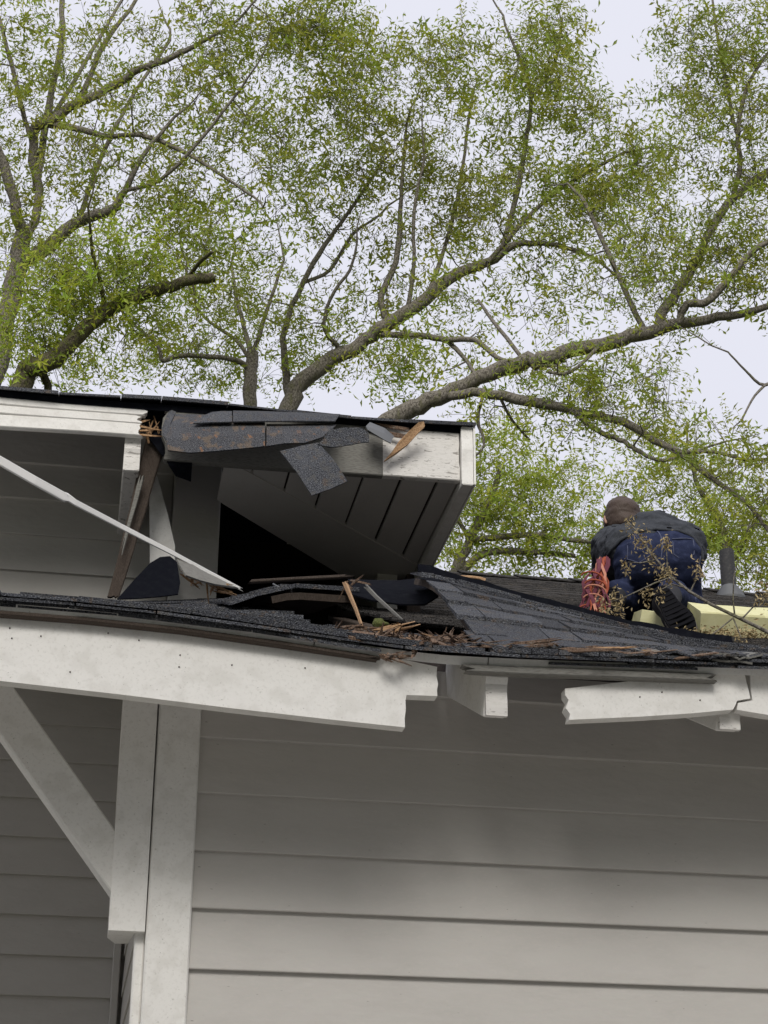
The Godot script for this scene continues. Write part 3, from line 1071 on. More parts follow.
	# nail heads on the fascia
	for p in [Vector3(-0.205, 3.096, -4.099), Vector3(-0.198, 3.071, -4.099), Vector3(-0.131, 3.081, -4.099), Vector3(0.200, 3.055, -4.099), Vector3(0.199, 3.025, -4.099), Vector3(0.026, 3.099, -4.099), Vector3(-0.056, 2.996, -4.099), Vector3(0.100, 3.086, -4.099), Vector3(0.325, 3.038, -4.099), Vector3(0.502, 3.042, -4.099), Vector3(1.341, 3.020, -4.099), Vector3(1.521, 3.068, -4.099), Vector3(1.399, 3.036, -4.099), Vector3(1.497, 3.021, -4.099)]:
		mb = MB.new()
		mb.tube([p + Vector3(0, 0, -0.002), p + Vector3(0, 0, 0.0012)], [0.0022, 0.0018], 7)
		part(R, "nail_head", mb, M.nail_steel)

	# --- upper storey: eave, box soffit, dark opening
	var U := Node3D.new()
	U.name = "upper_wall"
	house.add_child(U)
	mb = MB.new()
	mb.box(Vector3(-5.0, 4.302, -7.12), Vector3(0.30, 5.2, -7.002))
	part(U, "wall_core", mb, M.siding_paint)
	siding(U, -5.0, 0.27, 7.0, 4.0, 5.12, 4.402, 0.163, M.siding_paint)
	mb = MB.new()
	mb.slab([Vector3(0.177, 4.731, -6.620), Vector3(0.195, 4.697, -6.620), Vector3(0.244, 4.537, -6.620), Vector3(0.279, 4.405, -6.620), Vector3(0.285, 4.286, -6.620), Vector3(0.190, 4.245, -6.620), Vector3(0.163, 4.694, -6.620)], Vector3(0, 0, 1), 0.03)
	part(U, "jamb_board", mb, M.white_paint)
	mb = MB.new()
	mb.bevel_box(Vector3(0.274, 4.0, -7.05), Vector3(0.470, 5.06, -6.88), 0.005)
	part(U, "corner_post", mb, M.siding_paint)
	# the roof space behind the hole in the soffit
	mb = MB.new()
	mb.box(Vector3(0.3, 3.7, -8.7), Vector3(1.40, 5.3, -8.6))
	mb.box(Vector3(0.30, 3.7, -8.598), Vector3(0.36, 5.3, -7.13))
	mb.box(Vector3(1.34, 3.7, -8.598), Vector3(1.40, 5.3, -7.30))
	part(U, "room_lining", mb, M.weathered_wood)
	var W := Node3D.new()
	W.name = "upper_roof"
	house.add_child(W)
	# soffit boards running back from the fascia
	var gx := [0.472, 0.553, 0.698, 0.842, 0.990, 1.139, 1.287, 1.372]
	for i in gx.size() - 1:
		mb = MB.new()
		var g := 0.0045 if i != 5 else 0.007
		var drop := rng.randf_range(-0.002, 0.002)
		mb.bevel_box(Vector3(gx[i] + g, 4.643 + drop, -(6.345 + maxf(0.0, gx[i + 1] - 0.505) * 0.985 + 0.05)), Vector3(gx[i + 1] - g, 4.661 + drop, -6.345), 0.003)
		part(W, "soffit_board", mb, M.siding_paint)
	mb = MB.new()
	mb.slab([Vector3(0.48, 4.69, -6.345), Vector3(1.378, 4.69, -6.345), Vector3(1.378, 4.69, -7.3), Vector3(0.48, 4.69, -6.45)], Vector3(0, 1, 0), 0.018)
	part(W, "soffit_backing", mb, M.weathered_wood)
	mb = MB.new()
	mb.slab([Vector3(0.44, 4.638, -6.345), Vector3(0.505, 4.638, -6.345), Vector3(1.368, 4.638, -7.195), Vector3(1.368, 4.638, -7.70), Vector3(1.075, 4.638, -7.393), Vector3(0.47, 4.638, -6.70), Vector3(0.44, 4.638, -6.66)], Vector3(0, -1, 0), 0.018)
	part(W, "mitred_soffit_board", mb, M.siding_paint)
	# split left fascia: three strips of one cracked board
	var cracks := [[4.842, 4.812], [4.809, 4.776], [4.773, 4.735]]
	for i in 3:
		mb = MB.new()
		var pp := []
		var xe: float = [0.118, 0.100, 0.108][i]
		for k in 13:
			var x := lerpf(-1.6, xe, k / 12.0)
			pp.append(Vector3(x, (cracks[i][0] + cracks[i][1]) / 2.0 + 0.0022 * sin(x * 7.0 + i) - (0.008 if i == 2 else 0.0) * clampf(1.0 - (x + 0.5) / 0.6, 0, 1.6) + (0.0 if i < 2 else -0.002), -6.318 - 0.003 * i))
		mb.plank(pp, Vector3.UP, cracks[i][0] - cracks[i][1] + 0.002 + (0.012 if i == 2 else 0.0), 0.032, rng, 0, 0.012, 0.003, 5)
		part(W, "fascia_board", mb, M.white_paint)
	mb = MB.new()
	for k in 4:
		var a := Vector3(0.100 + 0.004 * k, 4.785 - 0.018 * k, -6.312)
		splinter(mb, a, a + Vector3(rng.randf_range(0.03, 0.075), rng.randf_range(-0.04, 0.02), rng.randf_range(-0.01, 0.03)), 0.010, 0.006)
	part(W, "splinter", mb, M.raw_wood)
	mb = MB.new()
	mb.plank([Vector3(0.082, 4.66, -6.345), Vector3(0.082, 4.66, -6.99)], Vector3.UP, 0.145, 0.062, rng, 0.004, 0, 0.004, 6)
	part(W, "lookout_block", mb, M.chipped_paint, "chipped white block end under the broken fascia")
	# right fascia, deeper, its end weathered and chipped
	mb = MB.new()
	mb.plank([Vector3(0.20, 4.735, -6.32), Vector3(0.75, 4.738, -6.32), Vector3(1.06, 4.741, -6.32)], Vector3.UP, 0.215, 0.036, rng, 0.02, 0.0, 0.004, 6)  # grey wood stands in for dim white trim: shade put into the colour
	part(W, "fascia_board", mb, M.grey_wood, "dark grey fascia under the torn shingle strip, shade put into its colour")
	mb = MB.new()
	mb.plank([Vector3(1.0602, 4.741, -6.32), Vector3(1.2, 4.743, -6.32), Vector3(1.368, 4.744, -6.32)], Vector3.UP, 0.213, 0.036, rng, 0.0, 0.002, 0.004, 8)
	part(W, "fascia_board", mb, M.chipped_paint)
	# end board running back along the right side of the eave
	mb = MB.new()
	mb.plank([Vector3(1.396, 4.738, -6.278), Vector3(1.396, 4.738, -6.8), Vector3(1.396, 4.738, -8.4)], Vector3.UP, 0.256, 0.046, rng, 0.003, 0, 0.004, 5)
	var bb := part(W, "barge_board", mb, M.white_paint)
	mb = MB.new()
	mb.plank([Vector3(1.4245, 4.740, -6.272), Vector3(1.4245, 4.740, -6.8), Vector3(1.4245, 4.740, -8.4)], Vector3.UP, 0.258, 0.008, rng, 0.002, 0, 0.002, 4)
	part(bb, "outer_trim", mb, M.white_paint)
	# upper deck and shingles
	var up_h := func(x: float, z: float) -> float:
		return 4.872 + 0.41 * (minf(z, 10.6) - 6.3) - 0.41 * maxf(z - 10.6, 0.0) + 0.008 * sin(x * 5.0)
	part(W, "roof_deck", deck(up_h, -5.0, 1.425, 6.29, 14.5, 0.006, 0.024, 8, 8), M.felt)
	shingles(W, up_h, -1.0, 1.445, 6.262, 6.9, 2, SH, [0.14, 0.30], func(x, z): return not (x > 0.15 and x < 0.30 and z < 6.4))
	shingles(W, up_h, -5.0, 1.44, 6.9, 10.6, 0, SH, [0.2, 0.34], all)
	# gable and back walls that close the house
	mb = MB.new()
	mb.slab([Vector3(1.30, 3.6, -7.32), Vector3(1.30, 5.26, -7.32), Vector3(1.30, 6.6, -10.6), Vector3(1.30, 5.0, -14.4), Vector3(1.30, 3.6, -14.4)], Vector3(1, 0, 0), 0.09)
	part(house, "gable_wall", mb, M.siding_paint)
	mb = MB.new()
	mb.box(Vector3(-5.0, 0, -14.4), Vector3(5.2, 3.4, -14.28))
	mb.box(Vector3(5.08, 0, -14.27), Vector3(5.2, 3.3, -4.73))
	mb.box(Vector3(-5.0, 0, -14.27), Vector3(-4.88, 5.0, -7.13))
	part(house, "rear_wall", mb, M.siding_paint)
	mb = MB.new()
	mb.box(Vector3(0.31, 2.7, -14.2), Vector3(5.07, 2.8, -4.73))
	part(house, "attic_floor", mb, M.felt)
	# vent pipe with its flashing
	var vp := Vector3(3.784, 5.689, -9.720)
	vp.y = old_h(vp.x, 9.72)
	mb = MB.new()
	mb.tube([vp + Vector3(0, -0.05, 0), vp + Vector3(0, 0.06, 0), vp + Vector3(0.003, 0.300, 0), vp + Vector3(0.002, 0.310, 0)], [0.047, 0.046, 0.045, 0.041], 16)
	var vo := part(house, "vent_pipe", mb, M.pipe_grey)
	mb = MB.new()
	mb.tube([vp + Vector3(0, -0.03, 0.01), vp + Vector3(0, 0.015, 0.005), vp + Vector3(0, 0.065, 0)], [0.10, 0.082, 0.050], 16)
	part(vo, "flashing", mb, M.lead_grey)

func build_wreckage() -> void:
	var mb: MB
	# --- torn shingle strip flopped over the upper fascia
	var t := thing("torn_shingle_strip", "long torn strip of dark shingles flopped over the upper fascia", "shingles", Vector3(0.494, 4.675, -6.280))
	mb = MB.new()
	mb.sheet([[Vector3(0.209, 4.552, -6.060), Vector3(0.291, 4.549, -6.060), Vector3(0.383, 4.564, -6.060), Vector3(0.476, 4.582, -6.060), Vector3(0.570, 4.601, -6.060)], [Vector3(0.200, 4.616, -6.090), Vector3(0.289, 4.628, -6.090), Vector3(0.383, 4.639, -6.090), Vector3(0.476, 4.654, -6.090), Vector3(0.571, 4.671, -6.090)], [Vector3(0.218, 4.707, -6.150), Vector3(0.289, 4.713, -6.150), Vector3(0.384, 4.724, -6.150), Vector3(0.479, 4.735, -6.150), Vector3(0.575, 4.744, -6.150)], [Vector3(0.238, 4.807, -6.260), Vector3(0.292, 4.812, -6.260), Vector3(0.389, 4.817, -6.260), Vector3(0.487, 4.822, -6.260), Vector3(0.585, 4.822, -6.260)]], 0.006)
	part(t, "shingle", mb, M.rubbed_shingle)
	mb = MB.new()
	mb.sheet([[Vector3(0.575, 4.602, -6.060), Vector3(0.645, 4.620, -6.060), Vector3(0.721, 4.629, -6.060), Vector3(0.785, 4.658, -6.060), Vector3(0.819, 4.695, -6.060)], [Vector3(0.577, 4.663, -6.090), Vector3(0.647, 4.675, -6.090), Vector3(0.723, 4.684, -6.090), Vector3(0.788, 4.703, -6.090), Vector3(0.830, 4.720, -6.090)], [Vector3(0.581, 4.740, -6.150), Vector3(0.652, 4.746, -6.150), Vector3(0.729, 4.754, -6.150), Vector3(0.795, 4.760, -6.150), Vector3(0.850, 4.762, -6.150)]], 0.006)
	part(t, "shingle", mb, M.rubbed_shingle)
	mb = MB.new()
	mb.sheet([[Vector3(0.299, 4.703, -6.120), Vector3(0.370, 4.714, -6.120), Vector3(0.446, 4.723, -6.120)], [Vector3(0.338, 4.764, -6.170), Vector3(0.380, 4.775, -6.170), Vector3(0.448, 4.783, -6.170)], [Vector3(0.376, 4.824, -6.250), Vector3(0.415, 4.832, -6.250), Vector3(0.454, 4.835, -6.250)]], 0.005)
	part(t, "shingle", mb, M.shingle_1)
	mb = MB.new()
	mb.sheet([[Vector3(0.450, 4.724, -6.120), Vector3(0.572, 4.737, -6.120), Vector3(0.706, 4.751, -6.120), Vector3(0.842, 4.762, -6.120)], [Vector3(0.452, 4.784, -6.170), Vector3(0.576, 4.793, -6.170), Vector3(0.711, 4.801, -6.170), Vector3(0.860, 4.808, -6.170)], [Vector3(0.458, 4.838, -6.250), Vector3(0.583, 4.847, -6.250), Vector3(0.720, 4.854, -6.250), Vector3(0.879, 4.862, -6.250)]], 0.005)
	part(t, "shingle", mb, M.shingle_0)
	mb = MB.new()
	mb.sheet([[Vector3(0.216, 4.560, -6.065), Vector3(0.201, 4.609, -6.100), Vector3(0.193, 4.665, -6.140)], [Vector3(0.210, 4.614, -6.100), Vector3(0.190, 4.653, -6.150), Vector3(0.186, 4.712, -6.200)], [Vector3(0.218, 4.712, -6.160), Vector3(0.204, 4.758, -6.220), Vector3(0.208, 4.805, -6.270)], [Vector3(0.239, 4.819, -6.275), Vector3(0.224, 4.839, -6.300), Vector3(0.224, 4.864, -6.330)]], 0.005)
	part(t, "curled_end", mb, M.shingle_1)
	# --- hanging tab
	mb = MB.new()
	mb.sheet([[Vector3(0.743, 4.379, -5.990), Vector3(0.810, 4.411, -5.990), Vector3(0.875, 4.449, -5.990)], [Vector3(0.684, 4.483, -6.010), Vector3(0.755, 4.510, -6.010), Vector3(0.826, 4.541, -6.010)], [Vector3(0.626, 4.580, -6.050), Vector3(0.701, 4.608, -6.050), Vector3(0.769, 4.629, -6.050)]], 0.005)
	single("hanging_shingle", mb, M.shingle_1, "loose square shingle dangling by a corner below the upper fascia", "shingle", Vector3(0.766, 4.464, -6.170))
	mb = MB.new()
	mb.slab(ragged([Vector3(0.768, 4.617, -6.040), Vector3(0.814, 4.609, -6.040), Vector3(0.897, 4.627, -6.040), Vector3(0.962, 4.643, -6.040), Vector3(0.958, 4.685, -6.040), Vector3(0.935, 4.700, -6.040), Vector3(0.869, 4.698, -6.040), Vector3(0.812, 4.680, -6.040)], 0.02, 0.004), Vector3(0.1, 0.1, 1), 0.006)
	single("shingle_scrap", mb, M.shingle_1, "ragged shingle scrap stuck beside the hanging tab on the upper eave", "shingle", Vector3(0.894, 4.702, -6.200))
	mb = MB.new()
	mb.sheet([[Vector3(0.982, 4.771, -6.190), Vector3(1.049, 4.733, -6.190), Vector3(1.073, 4.722, -6.190)], [Vector3(0.975, 4.792, -6.200), Vector3(1.047, 4.768, -6.200), Vector3(1.079, 4.741, -6.200)], [Vector3(0.997, 4.832, -6.240), Vector3(1.057, 4.811, -6.240), Vector3(1.094, 4.779, -6.240)]], 0.004)
	single("curled_flashing", mb, M.lead_grey, "small curled strip of grey flashing left of the tan splinter", "flashing", Vector3(1.051, 4.738, -6.200))
	# --- bright splinter at the broken fascia
	var sp := thing("wood_splinter", "bright tan split wood sliver over the chipped end of upper fascia", "splinter", Vector3(1.118, 4.676, -6.240))
	mb = MB.new()
	mb.slab([Vector3(1.057, 4.674, -6.255), Vector3(1.088, 4.716, -6.250), Vector3(1.114, 4.759, -6.240), Vector3(1.158, 4.806, -6.220), Vector3(1.188, 4.835, -6.210), Vector3(1.208, 4.839, -6.210), Vector3(1.212, 4.819, -6.210), Vector3(1.182, 4.786, -6.220), Vector3(1.149, 4.747, -6.235), Vector3(1.107, 4.711, -6.250)], Vector3(0.05, 0.1, 1), 0.012)
	part(sp, "sliver", mb, M.raw_wood)
	mb = MB.new()
	splinter(mb, Vector3(1.131, 4.797, -6.270), Vector3(1.014, 4.823, -6.290), 0.02, 0.01)
	splinter(mb, Vector3(1.155, 4.826, -6.270), Vector3(1.038, 4.852, -6.290), 0.018, 0.01)
	part(sp, "torn_fibre", mb, M.rotten_wood)
	# --- black felt hanging at the broken corner
	mb = MB.new()
	mb.slab(ragged([Vector3(0.111, 4.891, -6.360), Vector3(0.200, 4.903, -6.360), Vector3(0.221, 4.808, -6.360), Vector3(0.220, 4.690, -6.360), Vector3(0.210, 4.663, -6.360), Vector3(0.147, 4.736, -6.360), Vector3(0.126, 4.777, -6.360)], 0.03, 0.003), Vector3(0, 0, 1), 0.004)
	single("roofing_felt", mb, M.felt, "black felt filling the gap at the broken upper fascia", "roofing felt", Vector3(0.147, 4.736, -6.360), "torn roofing felt")
	mb = MB.new()
	mb.sheet([[Vector3(0.204, 4.657, -6.330), Vector3(0.258, 4.666, -6.330), Vector3(0.312, 4.675, -6.330)], [Vector3(0.225, 4.606, -6.310), Vector3(0.268, 4.601, -6.310), Vector3(0.313, 4.614, -6.310)], [Vector3(0.255, 4.575, -6.330), Vector3(0.286, 4.565, -6.330), Vector3(0.314, 4.555, -6.330)]], 0.004)
	single("roofing_felt", mb, M.felt, "small black felt flap hanging under the curled shingle strip", "roofing felt", Vector3(0.286, 4.565, -6.330), "torn roofing felt")
	mb = MB.new()
	mb.sheet([[Vector3(0.060, 3.905, -5.950), Vector3(0.140, 3.933, -6.000), Vector3(0.218, 3.954, -6.020), Vector3(0.275, 3.970, -6.030)], [Vector3(0.117, 4.048, -6.120), Vector3(0.175, 4.072, -6.140), Vector3(0.232, 4.081, -6.140), Vector3(0.283, 4.045, -6.100)], [Vector3(0.175, 4.173, -6.250), Vector3(0.211, 4.204, -6.260), Vector3(0.247, 4.202, -6.240), Vector3(0.272, 4.164, -6.200)]], 0.004)
	single("roofing_felt", mb, M.felt, "black felt flap peeled up like a tent from the lower roof", "roofing felt", Vector3(0.142, 3.953, -6.050), "torn roofing felt")
	# --- leaning broken stud
	var st := thing("broken_stud", "dark weathered stud leaning from the lower roof to the broken fascia", "lumber", Vector3(0.048, 4.117, -6.450))
	mb = MB.new()
	mb.plank(line_path(Vector3(0.177, 4.802, -6.400), Vector3(0.049, 4.101, -6.450), 8, Vector3(0.006, 0, 0), 0.003), Vector3(1, 0.2, 0), 0.084, 0.045, rng, 0.02, 0.012, 0.006, 7, 0.5)
	part(st, "stud", mb, M.weathered_wood)
	mb = MB.new()
	splinter(mb, Vector3(0.123, 4.561, -6.360), Vector3(0.076, 4.297, -6.390), 0.02, 0.012, Vector3(1, 0.2, 0))
	part(st, "split_edge", mb, M.grey_wood)
	mb = MB.new()
	for i in 5:
		var a := Vector3(0.154, 4.754, -6.360) + Vector3(rng.randf_range(-0.02, 0.03), rng.randf_range(-0.03, 0.02), 0.01)
		splinter(mb, a, a + Vector3(rng.randf_range(-0.02, 0.02), rng.randf_range(0.02, 0.07), 0.01), 0.008, 0.005)
	part(st, "splinter", mb, M.raw_wood)
	# --- long fallen white trim strip with a torn plate at its end
	var ts := thing("fallen_trim_strip", "long thin white trim strip slanting across the upper wall down to lower roof", "trim", Vector3(0.460, 3.837, -5.600))
	mb = MB.new()
	mb.plank([Vector3(-0.518, 4.080, -5.050), Vector3(-0.336, 4.026, -5.150), Vector3(-0.227, 3.990, -5.200), Vector3(-0.128, 3.966, -5.260)], Vector3(0.4, 1, -0.1), 0.029, 0.010, rng, 0, 0.01, 0.002, 4)
	part(ts, "strip", mb, M.trim_white)
	mb = MB.new()
	mb.plank([Vector3(-0.136, 3.977, -5.262), Vector3(-0.100, 3.962, -5.280), Vector3(0.047, 3.936, -5.380), Vector3(0.233, 3.892, -5.480), Vector3(0.354, 3.864, -5.550), Vector3(0.463, 3.834, -5.600)], Vector3(0.4, 1, -0.1), 0.023, 0.009, rng, 0.012, 0.01, 0.002, 4, 0.45)
	part(ts, "strip", mb, M.trim_white)
	var pl := thing("torn_roof_plate", "torn grey shingle plate with splintered wood beneath the trim strip end", "shingle", Vector3(0.338, 3.782, -5.500))
	mb = MB.new()
	mb.sheet([[Vector3(0.270, 3.806, -5.440), Vector3(0.317, 3.800, -5.460), Vector3(0.369, 3.806, -5.500), Vector3(0.430, 3.825, -5.560)], [Vector3(0.250, 3.852, -5.470), Vector3(0.304, 3.846, -5.490), Vector3(0.357, 3.845, -5.530), Vector3(0.445, 3.832, -5.580)], [Vector3(0.230, 3.905, -5.500), Vector3(0.292, 3.883, -5.520), Vector3(0.355, 3.866, -5.560), Vector3(0.460, 3.836, -5.600)]], 0.006)
	part(pl, "plate", mb, M.grey_wood)
	mb = MB.new()
	for i in 16:
		var u := rng.randf()
		var a: Vector3 = Vector3(0.247, 3.851, -5.520).lerp(Vector3(0.398, 3.825, -5.580), u) + Vector3(0, rng.randf_range(-0.014, 0.006), rng.randf_range(-0.02, 0.02))
		splinter(mb, a, a + Vector3(rng.randf_range(-0.03, 0.06), rng.randf_range(-0.04, 0.0), rng.randf_range(-0.02, 0.03)), rng.randf_range(0.006, 0.014), 0.005)
	part(pl, "splintered_wood", mb, M.raw_wood)
	# --- splinters standing in the roof hole
	var hs := thing("splintered_lath", "tan splintered lath standing in the dark roof hole, left of the other", "splinter", Vector3(0.727, 3.412, -4.750), "laths in the roof hole")
	mb = MB.new()
	splinter(mb, Vector3(0.739, 3.670, -5.080), Vector3(0.739, 3.413, -4.750), 0.016, 0.008)
	part(hs, "lath", mb, M.raw_wood)
	mb = MB.new()
	for i in 5:
		var a: Vector3 = Vector3(0.739, 3.665, -5.060) + Vector3(rng.randf_range(-0.02, 0.03), rng.randf_range(-0.01, 0.01), 0)
		splinter(mb, a, a + Vector3(rng.randf_range(-0.03, 0.05), rng.randf_range(-0.03, 0.025), rng.randf_range(-0.03, 0.05)), 0.008, 0.005)
	part(hs, "fibre", mb, M.rotten_wood)
	mb = MB.new()
	splinter(mb, Vector3(0.801, 3.656, -5.060), Vector3(0.857, 3.451, -4.780), 0.014, 0.007)
	single("splintered_lath", mb, M.grey_wood, "grey splintered lath slanting into the roof hole, right of the tan one", "splinter", Vector3(0.857, 3.451, -4.780), "laths in the roof hole")
	# --- torn felt and broken deck edge behind the hole
	mb = MB.new()
	mb.sheet([[Vector3(0.751, 3.672, -5.160), Vector3(0.827, 3.628, -5.100), Vector3(0.911, 3.613, -5.080), Vector3(0.989, 3.618, -5.080), Vector3(1.038, 3.664, -5.120)], [Vector3(0.787, 3.754, -5.300), Vector3(0.859, 3.733, -5.260), Vector3(0.939, 3.724, -5.240), Vector3(1.013, 3.722, -5.220), Vector3(1.078, 3.747, -5.220)], [Vector3(0.810, 3.856, -5.500), Vector3(0.898, 3.859, -5.500), Vector3(0.986, 3.865, -5.500), Vector3(1.072, 3.863, -5.450), Vector3(1.136, 3.844, -5.400)]], 0.005)
	single("roofing_felt", mb, M.felt, "crumpled black felt over the back edge of roof hole", "roofing felt", Vector3(0.911, 3.613, -5.080), "torn roofing felt")
	mb = MB.new()
	mb.plank([Vector3(0.470, 3.757, -5.340), Vector3(0.633, 3.787, -5.360), Vector3(0.798, 3.824, -5.400)], Vector3.UP, 0.010, 0.02, rng, 0.01, 0.03, 0.002, 4)
	single("loose_strip", mb, M.weathered_wood, "thin dark wood strip lying along the ledge above roof hole", "lumber", Vector3(0.633, 3.787, -5.360))
	mb = MB.new()
	mb.tube([Vector3(0.535, 3.719, -5.250), Vector3(0.554, 3.695, -5.220), Vector3(0.617, 3.699, -5.220), Vector3(0.635, 3.715, -5.240)], [0.003, 0.003, 0.003, 0.003], 5)
	single("loose_wire", mb, M.lead_grey, "short bent wire lying on the ledge left of roof hole", "wire", Vector3(0.570, 3.696, -5.220))
	mb = MB.new()
	mb.plank(line_path(Vector3(1.119, 3.822, -5.350), Vector3(1.228, 3.796, -5.300), 3, Vector3.ZERO, 0.003), Vector3(0, 0.5, 1), 0.035, 0.012, rng, 0.03, 0.012, 0.002, 5)
	single("wood_chunk", mb, M.raw_wood, "orange-tan broken board lying behind the buckled shingle sheet", "lumber", Vector3(1.181, 3.793, -5.300))
	# --- mossy chunk
	mb = MB.new()
	body(mb, [[Vector3(0.749, 3.315, -4.500), Vector3(0.752, 3.330, -4.500), 0.013, 0.007], [Vector3(0.741, 3.315, -4.500), Vector3(0.766, 3.316, -4.500), 0.008, 0.008], [Vector3(0.744, 3.323, -4.500), Vector3(0.741, 3.332, -4.500), 0.006, 0.004]], 0.002, 0.006, 0.010, 9.0)
	single("moss_clump", mb, M.moss, "small green moss clump on the front edge of roof hole", "moss", Vector3(0.758, 3.334, -4.550))
	# --- rotten wood along the broken eave
	var ro := thing("rotten_eave_wood", "splintered red-brown rotten wood scattered along the broken eave", "rotten wood", Vector3(0.785, 3.133, -4.100))
	for i in 40:
		var u := pow(rng.randf(), 0.8)
		var x := lerpf(0.60, 1.42, u)
		var z := lerpf(4.05, 4.42 - 0.3 * u, rng.randf())
		var a := Vector3(x, roof_h(x, z) + rng.randf_range(0.004, 0.028) * (1.0 - 0.5 * u), -z)
		var l := rng.randf_range(0.02, 0.07) if u < 0.45 else rng.randf_range(0.04, 0.13)
		mb = MB.new()
		splinter(mb, a, a + Vector3(l, rng.randf_range(-0.014, 0.012), rng.randf_range(-0.05, 0.05)), rng.randf_range(0.012, 0.034) * (1.0 - 0.75 * u), rng.randf_range(0.006, 0.016), Vector3(0, 1, 0.6))
		part(ro, "fragment", mb, M.rotten_wood if rng.randf() < 0.72 else M.raw_wood)
	mb = MB.new()
	for i in 120:
		var x := clampf(rng.randfn(0.86, 0.13), 0.6, 1.3)
		var z := rng.randf_range(4.04, 4.40)
		var a := Vector3(x, roof_h(x, z) + rng.randf_range(0.004, 0.022), -z)
		splinter(mb, a, a + Vector3(rng.randf_range(-0.03, 0.03), rng.randf_range(-0.008, 0.010), rng.randf_range(-0.03, 0.03)), rng.randf_range(0.004, 0.013), rng.randf_range(0.003, 0.008))
	part(ro, "crumbs", mb, M.rotten_wood).set_meta("kind", "stuff")
	for i in 3:
		var x := lerpf(0.68, 0.80, rng.randf())
		var a := Vector3(x, roof_h(x, 4.06) - rng.randf_range(0.0, 0.03), -4.06)
		mb = MB.new()
		splinter(mb, a, a + Vector3(rng.randf_range(-0.03, 0.06), rng.randf_range(-0.03, -0.005), 0.01), 0.02, 0.012)
		part(ro, "fragment", mb, M.rotten_wood)
	# torn shingle scraps at the right of the eave
	for i in 9:
		var x := [1.22, 1.31, 1.40, 1.47, 1.52, 1.57, 1.64, 1.72, 1.80][i] as float
		var z := 4.045 + rng.randf_range(0.0, 0.05)
		mb = MB.new()
		var c0 := Vector3(x, roof_h(x, z) + 0.010, -z)
		var rows := []
		for r in 3:
			var row := []
			for q in 4: row.append(c0 + Vector3((q - 1.5) * 0.035, r * 0.022 + rng.randf_range(-0.008, 0.010), -r * 0.045 + rng.randf_range(-0.008, 0.008)))
			rows.append(row)
		mb.sheet(rows, 0.005)
		single("torn_shingle_scrap", mb, [M.shingle_0, M.shingle_1, M.grey_wood][i % 3], "ragged shingle scrap, %s from the left in the torn row along right eave edge" % ["first", "second", "third", "fourth", "fifth", "sixth", "seventh", "eighth", "ninth"][i], "shingle", c0, "scraps along the right eave")
	# --- foam slabs by the kneeling person
	var fo := thing("foam_slab", "short pale yellow foam slab between the person's shoes", "foam slab", Vector3(2.289, 4.226, -6.750), "foam slabs")
	mb = MB.new()
	var q0 := Vector3(2.233, 4.254, -6.800)
	var q1 := Vector3(2.461, 4.151, -6.620)
	foam(mb, q0, q1, 0.112, 0.16, Vector3(0.05, 0.28, -1).normalized())
	part(fo, "block", mb, M.foam)
	fo = thing("foam_slab", "long pale yellow foam slab with faint print right of the person's shoe", "foam slab", Vector3(2.599, 4.145, -6.600), "foam slabs")
	mb = MB.new()
	foam(mb, Vector3(2.424, 4.146, -6.600), Vector3(2.897, 4.063, -6.400), 0.128, 0.20, Vector3(0.05, 0.62, -1).normalized())
	part(fo, "block", mb, M.foam)
	mb = MB.new()
	var ux := (Vector3(2.897, 4.063, -6.400) - Vector3(2.424, 4.146, -6.600)).normalized()
	for i in 6:
		var a := Vector3(2.542, 4.193, -6.540) + ux * (i * 0.011) + Vector3(0, 0, 0.012)
		mb.box(a, a + Vector3(0.006, 0.010 if i % 2 else 0.007, 0.0015))
	part(fo, "print", mb, M.print_ink)
	# --- dry leaf litter by the slab
	mb = MB.new()
	var lc := PackedColorArray()
	for i in 420:
		var p := Vector3(2.508, 4.049, -6.350) + Vector3(rng.randfn(0, 0.11), 0, rng.randfn(0, 0.05))
		p.y = old_h(p.x, -p.z) + 0.02 + absf(rng.randfn(0, 0.018))
		dry_leaf(mb, lc, p, rng.randf_range(0.012, 0.026))
	mb.c = lc
	var lit := single("leaf_litter", mb, M.dry_leaf, "tan dry leaf litter in front of the long foam slab", "leaf litter", Vector3(2.508, 4.049, -6.350))
	lit.set_meta("kind", "stuff")
	# --- dead branch with withered leaves hanging in front of the person
	var db := thing("dead_branch", "broken twig with withered tan leaves reaching across the kneeling person", "branch", Vector3(2.290, 3.787, -5.550))
	mb = MB.new()
	var main := [Vector3(2.532, 3.637, -5.450), Vector3(2.381, 3.724, -5.500), Vector3(2.290, 3.787, -5.550), Vector3(2.194, 3.859, -5.600), Vector3(2.125, 3.918, -5.650), Vector3(2.065, 3.971, -5.680), Vector3(2.008, 4.044, -5.720), Vector3(1.970, 4.128, -5.760), Vector3(1.942, 4.185, -5.780), Vector3(1.918, 4.251, -5.800), Vector3(1.895, 4.290, -5.820)]
	mb.tube(main, [0.008, 0.0072, 0.0066, 0.006, 0.0056, 0.005, 0.0046, 0.004, 0.0034, 0.003, 0.002], 7, wob)
	part(db, "stem", mb, M.bark)
